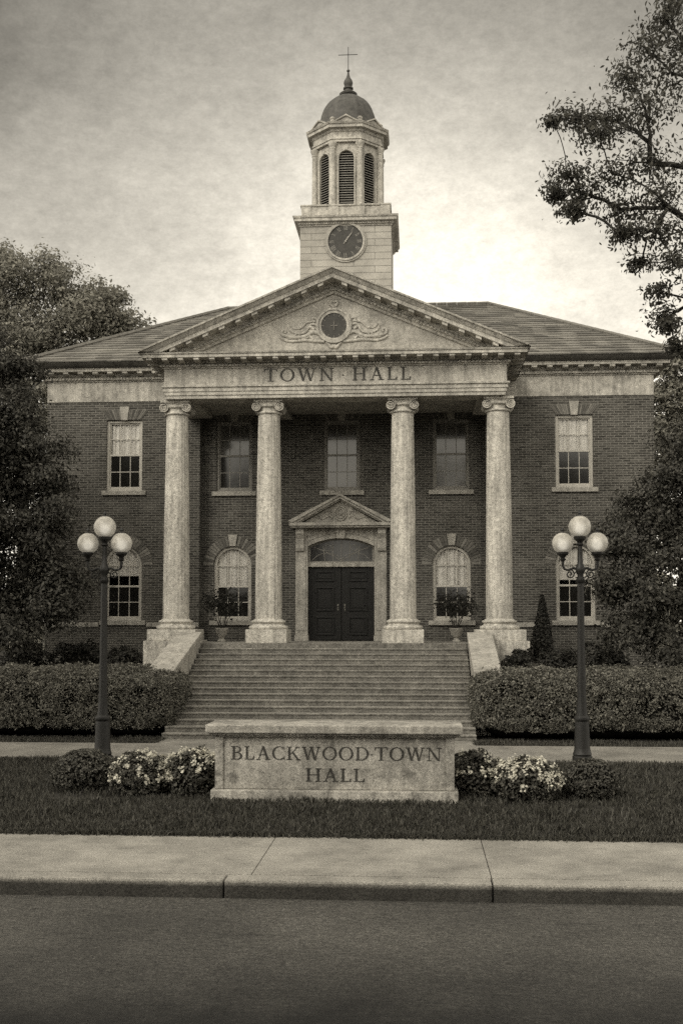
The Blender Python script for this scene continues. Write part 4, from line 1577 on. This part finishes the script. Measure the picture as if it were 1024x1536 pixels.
b = MB().lathe(dp, TX, TC, 96, radf=dome_rad)
DM = b.build('dome', M['lead'], TH, smooth=True, angle=50)
fp = [(0.17, 19.40), (0.27, 19.46), (0.29, 19.51), (0.24, 19.55), (0.13, 19.57), (0.12, 19.66), (0.16, 19.68), (0.16, 19.72), (0.11, 19.76), (0.135, 19.82), (0.15, 19.89), (0.125, 19.97), (0.07, 20.05), (0.04, 20.15), (0.025, 20.25), (0.05, 20.27), (0.055, 20.30), (0.02, 20.34)]
MB().lathe(fp, TX, TC, 24).build('finial', M['lead'], DM, smooth=True)
b = MB()
b.tube([(TX, TC, 20.3), (TX, TC, 21.08)], [0.013, 0.010], 8)
b.tube([(TX - 0.32, TC, 20.82), (TX + 0.30, TC, 20.82)], 0.011, 8)
b.sphere((TX, TC, 20.82), 0.022, 10, 8)
b.build('cross', M['iron'], DM, smooth=True)

# ================================================================== FRONT STEPS
FS = empty('front_steps', (0, 26.8, 0), 'broad flight of worn stone steps between sloping cheek walls up to the columns', 'steps')
NS, RISE, TREAD = 16, 0.125, 0.307
for i in range(NS):
    zt = 2.0 - RISE * i if i else 1.999
    yf = 29.105 - TREAD * i
    sb = MB()
    x0_, x1_ = -3.42, 3.42
    if i == 0:
        sb.box(x0_, x1_, yf, yf + 0.36, zt - RISE, zt + 0.004)
    else:
        sb.box(x0_, x1_, yf, yf + TREAD + 0.03, zt - RISE + 0.001, zt)
        sb.box(x0_, x1_, yf - 0.02, yf - 0.001, zt - 0.038, zt - 0.003)
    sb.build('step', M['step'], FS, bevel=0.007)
for sg in (-1, 1):
    xa, xb = (-4.06, -3.424) if sg < 0 else (3.424, 4.06)
    c = MB().prism_yz([(29.0, 0.0), (29.0, 2.13), (25.75, 1.31), (25.75, 0.0)], xa + 0.03, xb - 0.03)
    cw = c.build('cheek_wall', M['trim'], FS)
    MB().prism_yz([(29.04, 2.142), (29.04, 2.29), (25.70, 1.445), (25.70, 1.30)], xa, xb).build('coping', M['trim'], cw, bevel=0.015)

# ================================================================== STONE SIGN
SG = empty('stone_sign', (0.955, 16.6, 0), 'low grey stone slab sign with carved lettering on the front lawn', 'sign')
b = MB().box(-0.83, 2.74, 16.30, 17.0, -0.1, 0.145)
b.build('base', M['sign'], SG, bevel=0.015)
b = MB().box(-0.70, 2.61, 16.42, 16.90, 0.147, 0.90)
b.build('slab', M['sign'], SG, bevel=0.008)
for xa in (-0.78, 2.57):
    MB().box(xa, xa + 0.12, 16.385, 16.93, 0.147, 0.90).build('end_pilaster', M['sign'], SG, bevel=0.01)
b = MB().box(-0.80, 2.71, 16.36, 16.95, 0.902, 0.925)
b.box(-0.86, 2.77, 16.32, 16.98, 0.927, 0.96)
b.build('moulding', M['sign'], SG, bevel=0.006)
MB().box(-0.905, 2.81, 16.26, 17.04, 0.962, 1.085).build('cap', M['sign'], SG, bevel=0.018)
text('BLACKWOOD.TOWN', -0.55, 2.50, 0.572, 0.19, 16.42, 0.006, M['cut'], SG, gap=0.11)
text('HALL', 0.54, 1.40, 0.262, 0.19, 16.42, 0.006, M['cut'], SG, gap=0.11)


# ================================================================== STREET LAMPS
def lamp(loc, label):
    root = empty('street_lamp', loc, label, 'street lamp', 'three-globe lamp posts beside the path')
    b = MB()
    b.lathe([(0.185, 0), (0.185, 0.07), (0.165, 0.09), (0.175, 0.12), (0.155, 0.17), (0.145, 0.24), (0.135, 0.6), (0.125, 0.72), (0.14, 0.74), (0.145, 0.77), (0.14, 0.80), (0.105, 0.83), (0.095, 0.92),
             (0.078, 1.2), (0.066, 2.4), (0.060, 3.28), (0.085, 3.31), (0.09, 3.35), (0.06, 3.38), (0.055, 3.44), (0.085, 3.50), (0.095, 3.56), (0.07, 3.62), (0.05, 3.66),
             (0.045, 3.85), (0.04, 3.98), (0.07, 4.01), (0.05, 4.04), (0.06, 4.07), (0.11, 4.11), (0.12, 4.15), (0.10, 4.17)], 0, 0, 20,
            radf=lambda a, z: 1 + (0.03 * math.cos(a * 10) if 0.84 < z < 3.3 else 0))
    b.build('post', M['iron'], root, smooth=True, base=(0, 0, 0))
    for sg in (-1, 1):
        a = MB()
        a.tube([(0.04 * sg, 0, 3.54), (0.12 * sg, 0, 3.57), (0.22 * sg, 0, 3.53), (0.29 * sg, 0, 3.55), (0.32 * sg, 0, 3.62), (0.32 * sg, 0, 3.72)], [0.028, 0.026, 0.024, 0.024, 0.026, 0.03], 8)
        sp = []
        for i in range(26):
            t = i / 25
            an = PI / 2 + t * 3.2 * PI
            r = 0.075 * (1 - t) + 0.012
            sp.append((sg * (0.19 - r * math.cos(an) * -1), 0, 3.455 + r * math.sin(an)))
        a.tube(sp, 0.013, 6)
        sp = [(sg * (0.075 + 0.04 * math.cos(t)), 0, 3.44 + 0.05 * math.sin(t)) for t in [k * 0.4 for k in range(14)]]
        a.tube(sp, 0.011, 6)
        a.lathe([(0.035, 3.70), (0.06, 3.73), (0.04, 3.75), (0.05, 3.78), (0.105, 3.83), (0.11, 3.86), (0.095, 3.875)], 0.32 * sg, 0, 16)
        a.build('arm', M['iron'], root, smooth=True, base=(0, 0, 0))
    for gx_, gz, r in ((-0.32, 4.04, 0.198), (0.32, 4.04, 0.198), (0, 4.345, 0.208)):
        g = MB().sphere((gx_, 0, gz), r, 28, 18)
        gl_ = g.build('globe', M['globe'], root, smooth=True, angle=180, base=(0, 0, 0))
        f = MB().lathe([(0.06, gz + r - 0.012), (0.055, gz + r + 0.006), (0.025, gz + r + 0.015), (0.022, gz + r + 0.03), (0.038, gz + r + 0.045), (0.03, gz + r + 0.065), (0.01, gz + r + 0.095)], gx_, 0, 12)
        f.build('finial', M['iron'], gl_, smooth=True, base=(0, 0, 0))
        MB().sphere((gx_, 0, gz - 0.03), 0.085, 14, 10).build('bulb', M['bulb'], gl_, smooth=True, angle=180, base=(0, 0, 0))
    return root


L1 = lamp((-3.69, 20.8, 0), 'lamp post with three lit globes at the left, behind the dark clipped bush')
copy_tree(L1, (5.2, 21.3, 0), 'lamp post with three lit globes at the right, in front of the cone-shaped evergreen side')

# ================================================================== PLANTING
hedge('hedge', 'long clipped hedge left of the steps behind the left lamp post', (-6.6, 25.7, 0), -10.2, -3.16, 24.6, 26.8, 1.53, 75000, 0.058, 'clipped hedges flanking the steps')
hedge('hedge', 'long clipped hedge right of the steps behind the right lamp post', (6.7, 25.8, 0), 3.34, 10.6, 24.7, 27.0, 1.50, 75000, 0.058, 'clipped hedges flanking the steps')

gS = 'dark shrubs along the wall behind the hedges'
for i, (x, y, r, h, lab) in enumerate([
        (-8.3, 29.6, 0.95, 2.05, 'dark rounded shrub behind the left hedge, farthest from the steps'),
        (-6.9, 29.8, 0.95, 2.12, 'dark rounded shrub behind the left hedge, below the left ground-floor window'),
        (-5.6, 29.4, 0.75, 1.98, 'dark rounded shrub behind the left hedge, beside the leftmost column pedestal'),
        (4.75, 28.6, 0.55, 1.86, 'low dark shrub touching the rightmost column pedestal, behind the right hedge'),
        (5.75, 28.9, 0.75, 1.88, 'low dark shrub in front of the cone-shaped evergreen'),
        (6.95, 29.2, 0.85, 1.98, 'dark shrub behind the right hedge, below the right ground-floor window')]):
    bush('shrub', lab, 'shrub', (x, y, 0), r, 0.75, h, 'leaf_shrub', 5200, 0.075, gS, lump=0.16)
bush('cone_evergreen', 'dark cone-shaped evergreen standing against the wall right of the columns', 'evergreen', (5.5, 30.6, 0), 0.52, 0.52, 3.24, 'leaf_shrub', 7000, 0.06, cone=True)

gF = 'white flowering bushes beside the sign'
bush('flowering_bush', 'white flowering bush at the left, next to the dark clipped bush', 'flowering bush', (-1.95, 16.9, 0), 0.48, 0.45, 0.62, 'leaf_box', 3600, 0.05, gF, 95, lump=0.2)
bush('flowering_bush', 'white flowering bush touching the left end of the sign', 'flowering bush', (-1.22, 16.95, 0), 0.45, 0.42, 0.66, 'leaf_box', 3400, 0.05, gF, 90, lump=0.2)
bush('flowering_bush', 'sparsely flowering dark bush touching the right end of the sign', 'flowering bush', (3.02, 17.15, 0), 0.46, 0.42, 0.64, 'leaf_box', 3400, 0.05, gF, 50, lump=0.2)
bush('flowering_bush', 'round bush thick with white blossom, second from the right end of the sign', 'flowering bush', (3.74, 16.65, 0), 0.48, 0.45, 0.60, 'leaf_box', 3600, 0.05, gF, 120, lump=0.16)
gB = 'clipped bushes at the feet of the lamp posts'
bush('clipped_bush', 'dark clipped bush at the foot of the left lamp post', 'bush', (-2.98, 17.3, 0), 0.52, 0.48, 0.62, 'leaf_box', 4200, 0.045, gB, lump=0.08)
bush('clipped_bush', 'dark clipped bush at the foot of the right lamp post', 'bush', (4.72, 17.0, 0), 0.45, 0.42, 0.56, 'leaf_box', 3800, 0.045, gB, lump=0.08)


# ornamental trees in urns on the porch
def potted(loc, label, side):
    root = empty('potted_tree', loc, label, 'potted plant', 'potted trees on the porch')
    x, y, z = loc
    MB().lathe([(0.12, z), (0.12, z + 0.04), (0.07, z + 0.07), (0.07, z + 0.11), (0.15, z + 0.2), (0.17, z + 0.32), (0.19, z + 0.35), (0.19, z + 0.38), (0.15, z + 0.38), (0.14, z + 0.33)], x, y, 20).build('urn', M['trim'], root, smooth=True)
    t = MB()
    C_, N_, S_ = [], [], []
    for k in range(7):
        a = k * 2 * PI / 7 + side
        e = Vector((x + 0.36 * math.cos(a), y + 0.3 * math.sin(a), z + 0.95 + 0.25 * random.random()))
        t.tube(curve_pts((x + 0.03 * math.cos(a), y + 0.03 * math.sin(a), z + 0.33), e, -0.05, 6, 0.05), [0.014 - 0.001 * i for i in range(7)], 6)
        m = 120
        cc = np.array(e) + rng.normal(0, 1, (m, 3)) * np.array([0.15, 0.13, 0.15])
        C_.append(cc)
    C_ = np.concatenate(C_)
    t.build('stem', M['bark'], root, smooth=True)
    leaves_obj('foliage', M['leaf_shrub'], root, C_, C_ - np.array([x, y, z + 0.9]), rng.uniform(0.05, 0.11, len(C_)), 0.5, base=loc)


potted((-3.28, 31.2, 1.998), 'small potted tree on the porch between the two left columns', 0.3)
potted((3.22, 31.2, 1.998), 'small potted tree on the porch between the two right columns', 1.1)


# trees
def rb(cx, cy, cz, R_, n, rmin, rmax, sq=(1, 1, 1), zmin=None, fill=0.9):
    out = []
    for _ in range(n):
        d = unit(1)[0]
        q = random.random() ** 0.45 * fill
        r = random.uniform(rmin, rmax)
        z = cz + d[2] * q * R_ * sq[2]
        if zmin and z < zmin:
            z = zmin + random.random() * 0.8
        out.append((cx + d[0] * q * R_ * sq[0], cy + d[1] * q * R_ * sq[1], z, r, r, r * 0.75, 1.0))
    return out


random.seed(21)
# tall broadleaf behind the left end of the building
bl = [(-13.6, 43, 15.9, 1.5, 1.5, 1.1, 1), (-12.0, 43, 16.1, 1.3, 1.3, 1.0, 1), (-15.2, 43, 15.6, 1.6, 1.5, 1.2, 1), (-10.7, 42.5, 14.6, 1.3, 1.3, 1.0, 1), (-11.8, 43, 13.9, 1.4, 1.4, 1.0, 1),
      (-9.5, 42.5, 12.4, 1.2, 1.2, 0.9, 1), (-10.6, 42, 12.0, 1.4, 1.3, 0.9, 1), (-14.0, 42.5, 13.4, 1.7, 1.6, 1.2, 1), (-16.5, 43, 13.5, 1.7, 1.6, 1.3, 1), (-12.4, 42, 11.6, 1.5, 1.4, 1.0, 1),
      (-15.0, 42, 11.3, 1.6, 1.6, 1.1, 1), (-8.5, 43.5, 11.4, 1.0, 1.0, 0.7, 1), (-9.4, 43, 10.6, 1.4, 1.3, 0.9, 1), (-11.3, 42, 10.0, 1.5, 1.4, 1.0, 1), (-13.6, 42, 9.4, 1.7, 1.6, 1.2, 1), (-17.5, 42.5, 11.0, 1.8, 1.8, 1.4, 1), (-16.0, 42, 8.8, 1.7, 1.6, 1.3, 1),
      (-11.5, 41.5, 8.2, 1.5, 1.4, 1.1, 1), (-10.2, 43, 15.2, 0.9, 1.0, 0.7, 1), (-9.2, 43, 14.1, 0.9, 1.0, 0.7, 1), (-8.7, 43, 13.2, 0.8, 0.9, 0.6, 1), (-9.9, 43, 13.4, 1.0, 1.0, 0.8, 1), (-11.2, 43.4, 15.3, 1.0, 1.0, 0.7, 1), (-13.7, 42, 12.2, 1.3, 1.2, 1.0, 1), (-12.7, 42.5, 13.6, 1.2, 1.1, 0.9, 1), (-14.9, 42, 13.9, 1.3, 1.2, 1.0, 1), (-13.4, 42.5, 14.7, 1.2, 1.1, 0.9, 1), (-12.6, 42, 10.3, 1.3, 1.2, 1.0, 1), (-15.8, 43, 16.7, 1.2, 1.1, 0.8, 1), (-14.4, 43, 16.9, 1.0, 1.0, 0.6, 1)]
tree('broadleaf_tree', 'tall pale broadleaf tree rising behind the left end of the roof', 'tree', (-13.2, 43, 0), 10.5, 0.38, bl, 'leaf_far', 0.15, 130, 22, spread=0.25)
# dark tree in front of the left corner
bl = rb(-8.9, 28.6, 5.3, 3.6, 30, 0.7, 1.15, (0.72, 0.62, 1.05), 1.2)
bl += [(-8.5, 28.3, 8.2, 0.9, 0.8, 0.8, 1), (-9.6, 28.4, 8.9, 0.9, 0.9, 0.8, 1), (-7.6, 28.2, 4.6, 0.9, 0.8, 0.7, 1), (-7.2, 28.2, 3.6, 0.8, 0.8, 0.6, 1), (-7.3, 28.4, 6.3, 0.8, 0.7, 0.5, 1), (-7.0, 28.2, 2.7, 0.8, 0.8, 0.6, 1), (-8.2, 28.0, 2.2, 0.9, 0.9, 0.7, 1), (-9.0, 28.5, 9.6, 0.8, 0.8, 0.7, 1), (-8.2, 28.4, 9.0, 0.7, 0.7, 0.55, 1), (-8.9, 28.2, 7.2, 1.0, 0.9, 0.8, 1), (-8.8, 28.2, 5.8, 1.0, 0.9, 0.8, 1), (-8.6, 28.0, 4.2, 1.0, 0.9, 0.8, 1), (-7.5, 28.2, 7.0, 0.8, 0.7, 0.6, 1), (-7.2, 28.2, 5.5, 0.8, 0.7, 0.6, 1), (-8.1, 28.2, 7.9, 0.8, 0.7, 0.6, 1), (-9.3, 29.3, 5.0, 1.1, 0.9, 1.0, 1), (-8.6, 29.3, 3.4, 1.0, 0.8, 0.9, 1), (-9.4, 29.3, 7.0, 1.1, 0.9, 1.0, 1)]
tree('dark_tree', 'dense dark tree covering the left corner of the brick wall', 'tree', (-9.3, 28.7, 0), 7.0, 0.2, bl, 'leaf_dark', 0.10, 170, 14, spread=0.28, droop=0.9)
# dark tree in front of the right corner
bl = [(8.9, 28.6, 7.0, 0.8, 0.8, 0.6, 1), (8.4, 28.4, 6.2, 0.8, 0.8, 0.5, 1), (9.4, 28.6, 6.0, 0.9, 0.9, 0.6, 1), (7.8, 28.3, 5.3, 0.8, 0.8, 0.45, 1), (8.8, 28.2, 5.2, 0.9, 0.9, 0.6, 1), (9.8, 28.5, 5.0, 1.0, 1.0, 0.7, 1),
      (7.1, 28.2, 4.5, 0.7, 0.7, 0.4, 1), (8.1, 28.1, 4.2, 0.9, 0.9, 0.6, 1), (9.1, 28.1, 4.1, 1.0, 1.0, 0.7, 1), (7.0, 28.1, 3.4, 0.75, 0.7, 0.5, 1), (7.9, 27.9, 3.1, 0.9, 0.9, 0.6, 1), (9.0, 28, 2.9, 1.0, 1.0, 0.7, 1),
      (10.2, 28.2, 3.8, 1.0, 1.0, 0.8, 1), (7.4, 28.0, 2.3, 0.8, 0.8, 0.5, 1), (8.5, 27.9, 1.9, 0.9, 0.9, 0.6, 1), (9.6, 28, 2.0, 1.0, 1.0, 0.6, 1), (10.4, 28.5, 6.2, 1.0, 1.0, 0.7, 1)]
tree('dark_tree', 'drooping dark tree covering the right corner of the brick wall', 'tree', (9.0, 28.8, 0), 6.0, 0.16, bl, 'leaf_dark', 0.10, 190, 15, spread=0.27, droop=0.9)
# tree glimpsed beyond the right corner
bl = rb(13.4, 41.5, 7.2, 4.6, 26, 1.0, 1.6, (0.75, 0.6, 1.0), 1.5)
bl += [(11.2, 41, 9.6, 0.9, 0.9, 0.8, 1), (11.6, 41, 11.0, 0.9, 0.9, 0.7, 1), (10.6, 41, 7.5, 0.9, 0.9, 0.8, 1), (11.3, 41, 11.9, 0.7, 0.7, 0.5, 0.8), (11.0, 41, 10.6, 0.5, 0.6, 0.45, 0.7), (12.2, 41, 12.3, 0.9, 0.9, 0.6, 1)]
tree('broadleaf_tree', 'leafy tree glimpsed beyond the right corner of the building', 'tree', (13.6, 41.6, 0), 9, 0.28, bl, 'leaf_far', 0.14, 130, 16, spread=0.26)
# near tree reaching in from the right
bl = []
for (x, z, r, q) in [(5.30, 10.47, .33, .28), (5.62, 10.02, .38, .37), (4.98, 9.89, .27, .17), (4.34, 9.59, .30, .19), (4.05, 9.41, .15, .09), (4.71, 9.49, .36, .22), (5.20, 9.39, .40, .31), (4.62, 9.13, .32, .14),
                     (4.25, 8.73, .27, .14), (4.05, 8.49, .16, .08), (4.43, 8.50, .36, .14), (4.84, 8.68, .32, .22), (5.30, 8.76, .36, .28), (4.30, 8.19, .22, .09), (4.98, 8.23, .28, .17), (5.44, 8.23, .32, .26),
                     (4.93, 7.83, .20, .09), (5.35, 7.78, .37, .16), (5.21, 7.48, .18, .13), (5.54, 7.33, .26, .25), (5.40, 7.02, .18, .17), (5.59, 6.71, .20, .18), (5.46, 6.45, .13, .11), (5.65, 6.27, .14, .12), (5.55, 10.85, .25, .22), (5.75, 11.25, .25, .22), (5.80, 10.5, .3, .25),
                     (6.2, 10.6, .5, .45), (6.2, 9.6, .5, .45), (6.2, 8.7, .5, .45), (6.1, 7.8, .45, .4), (6.1, 6.9, .4, .35), (7.0, 10.8, .7, .6), (7.0, 9.4, .7, .6), (7.1, 8.0, .7, .6), (7.6, 11.8, .9, .7), (8.3, 10.3, .9, .8), (8.4, 8.6, .9, .8), (6.4, 11.6, .6, .5)]:
    bl.append((x, 15.2 + random.uniform(-0.35, 0.35), z, r, r * 1.2, q, 0.55 if r < 0.2 else (0.75 if r < 0.34 else 1.0)))
tree('shade_tree', 'large-leaved tree reaching in from the right edge above the lawn', 'tree', (7.4, 15.4, 0), 9.5, 0.20, bl, 'leaf_near', 0.068, 19, 28, spread=0.42, aspect=0.42, droop=1.2, lean=(-0.5, 0), inner=0.1, back=0.1, tip=0.0045, rise=1.1)
# unseen trees added across the road and on the lawn to shade the foreground
for i, (x, y, h, r) in enumerate([(-15, -5.6, 13.2, 5.4), (-6.5, -5.8, 13.6, 5.6), (2.0, -5.6, 13.2, 5.6), (10.5, -5.8, 13.6, 5.6), (19.0, -5.6, 13.2, 5.4), (-10.5, 15.2, 11.0, 4.0)]):
    bl = rb(x, y, h * 0.62, h * 0.34, 26, 1.4, 2.0, (r / (h * 0.34) * 0.72, r / (h * 0.34) * 0.72, 1.0), 4.2)
    tree('unseen_shade_tree', ('broad unseen tree added across the road to shade the foreground' if y < 0 else 'unseen tree added on the lawn left of the sign for its shade'), 'tree', (x, y, -0.2 if y < 0 else 0), h * 0.6, 0.26, bl, 'leaf_dark', 0.30, 70, 9,
         group='unseen trees added across the road for shade' if y < 0 else None, spread=0.32)
hedge('hedge', 'tall unseen hedge added across the road to darken the window reflections', (0, -10, 0), -34, 34, -11.2, -9.4, 4.2, 9000, 0.34, None)  # added out of view to hide the bright horizon from the panes
# distant wood behind everything
bl_c, bl_n, bl_s = [], [], []
n = 26000
a = rng.uniform(-75, 85, n)
hgt = 7.5 + 2.5 * np.sin(a * 0.21) + 1.6 * np.sin(a * 0.63 + 1)
zz = hgt * rng.random(n) ** 0.8
yy = 95 + rng.normal(0, 3, n)
wd = bpy.data.objects.new('far_wood_anchor', None)
bpy.data.objects.remove(wd)
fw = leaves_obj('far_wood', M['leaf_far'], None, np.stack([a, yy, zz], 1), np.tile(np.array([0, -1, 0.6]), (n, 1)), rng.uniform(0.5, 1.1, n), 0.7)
tag(fw, 'distant belt of trees far behind the building', 'wood', kind='stuff')

# ================================================================== LIGHT, SKY, CAMERA
EL, AZ = 36.0, 216.0               # sun high on the left, behind the camera
world = bpy.data.worlds.new('World')
scene.world = world
world.use_nodes = True
nt = world.node_tree
nt.nodes.clear()
out = nt.nodes.new('ShaderNodeOutputWorld')
bg = nt.nodes.new('ShaderNodeBackground')
bg.inputs['Strength'].default_value = 0.10
sky = nt.nodes.new('ShaderNodeTexSky')
sky.sky_type = 'NISHITA'
sky.sun_disc = False
sky.sun_elevation = R(EL)
sky.sun_rotation = R(AZ)
sky.air_density = 1.5
sky.dust_density = 4.0
bw = nt.nodes.new('ShaderNodeRGBToBW')
nt.links.new(sky.outputs[0], bw.inputs[0])
tc = nt.nodes.new('ShaderNodeTexCoord')
mp = nt.nodes.new('ShaderNodeMapping')
mp.inputs['Scale'].default_value = (1.0, 1.0, 1.7)
nt.links.new(tc.outputs['Generated'], mp.inputs['Vector'])


def wnoise(scale, detail, rough, stops, dist=0.0):
    nz = nt.nodes.new('ShaderNodeTexNoise')
    nz.inputs['Scale'].default_value = scale
    nz.inputs['Detail'].default_value = detail
    nz.inputs['Roughness'].default_value = rough
    nz.inputs['Distortion'].default_value = dist
    nt.links.new(mp.outputs[0], nz.inputs['Vector'])
    rp = nt.nodes.new('ShaderNodeValToRGB')
    e = rp.color_ramp.elements
    while len(e) < len(stops):
        e.new(0.5)
    for el, (p, v) in zip(e, stops):
        el.position = p
        el.color = (v, v, v, 1)
    nt.links.new(nz.outputs['Fac'], rp.inputs['Fac'])
    return rp.outputs[0]


def wmath(op, a, b):
    m = nt.nodes.new('ShaderNodeMath')
    m.operation = op
    for i, x in enumerate((a, b)):
        if isinstance(x, (int, float)):
            m.inputs[i].default_value = x
        else:
            nt.links.new(x, m.inputs[i])
    return m.outputs[0]


clouds = wnoise(2.3, 8, 0.62, [(0.30, 0.55), (0.50, 0.98), (0.75, 1.15)], 0.3)
fine = wmath('MULTIPLY', wnoise(11, 12, 0.82, [(0.30, 0.76), (0.68, 1.10)]), wnoise(75, 8, 0.88, [(0.32, 0.80), (0.64, 1.09)]))
# a closed cloud deck: paler low down, heavier and greyer overhead
sep = nt.nodes.new('ShaderNodeSeparateXYZ')
nt.links.new(tc.outputs['Generated'], sep.inputs[0])
deck = nt.nodes.new('ShaderNodeValToRGB')
e = deck.color_ramp.elements
e[0].position, e[0].color = 0.0, (14.6,) * 3 + (1,)
e[1].position, e[1].color = 1.0, (10.5,) * 3 + (1,)
for p, v in ((0.2, 14.9), (0.36, 15.0), (0.48, 9.8), (0.62, 7.5)):
    q = e.new(p)
    q.color = (v, v, v, 1)
nt.links.new(sep.outputs[2], deck.inputs['Fac'])


def lobe(d, lo, amount):
    """a broad bank of thicker or thinner cloud round one direction"""
    d = Vector(d).normalized()
    v = nt.nodes.new('ShaderNodeVectorMath')
    v.operation = 'DOT_PRODUCT'
    v.inputs[1].default_value = d
    nt.links.new(tc.outputs['Generated'], v.inputs[0])
    m = nt.nodes.new('ShaderNodeMapRange')
    m.interpolation_type = 'SMOOTHSTEP'
    m.inputs['From Min'].default_value = lo
    m.inputs['From Max'].default_value = 1.0
    nt.links.new(v.outputs['Value'], m.inputs['Value'])
    return wmath('ADD', wmath('MULTIPLY', m.outputs[0], amount), 1.0)


for d, lo, am in (((-0.40, 0.82, 0.50), 0.86, -0.74), ((0.30, 0.84, 0.56), 0.88, -0.72), ((math.sin(R(AZ)) * math.cos(R(EL)), math.cos(R(AZ)) * math.cos(R(EL)), math.sin(R(EL))), 0.1, 0.75)):
    clouds = wmath('MULTIPLY', clouds, lobe(d, lo, am))
val = wmath('ADD', wmath('MULTIPLY', bw.outputs[0], 0.12), wmath('MULTIPLY', deck.outputs[0], wmath('MULTIPLY', clouds, fine)))
vs = nt.nodes.new('ShaderNodeVectorMath')
vs.operation = 'SCALE'
vs.inputs[0].default_value = (1.0, 0.935, 0.80)
nt.links.new(val, vs.inputs['Scale'])
nt.links.new(vs.outputs[0], bg.inputs['Color'])
nt.links.new(bg.outputs[0], out.inputs['Surface'])

sd = bpy.data.lights.new('sun', 'SUN')
sd.energy = 1.05
sd.angle = R(24)
sd.color = (1.0, 0.945, 0.83)
so = bpy.data.objects.new('sun', sd)
COL.objects.link(so)
az, el = R(AZ), R(EL)
dirv = Vector((math.sin(az) * math.cos(el), math.cos(az) * math.cos(el), math.sin(el)))
so.rotation_euler = dirv.to_track_quat('Z', 'Y').to_euler()
so.location = (-20, -20, 40)

cd = bpy.data.cameras.new('camera')
cam = bpy.data.objects.new('camera', cd)
COL.objects.link(cam)
cam.location = (2.17, 0.0, 2.6)
cam.rotation_euler = (R(93.0), 0, R(3.86))
cd.sensor_fit = 'VERTICAL'
cd.sensor_height = 36.0
cd.sensor_width = 24.0
cd.lens = 1690.0 / 1536.0 * 36.0
cd.shift_y = 73.43 / 1536.0
cd.clip_start = 0.1
cd.clip_end = 6000
scene.camera = cam
scene.render.resolution_x, scene.render.resolution_y = 682, 1024
scene.view_settings.view_transform = 'Standard'
scene.view_settings.look = 'None'
scene.view_settings.exposure = 0.3
scene.view_settings.gamma = 1.0
scene.cycles.max_bounces = 8
scene.cycles.transparent_max_bounces = 12
scene.cycles.use_denoising = False
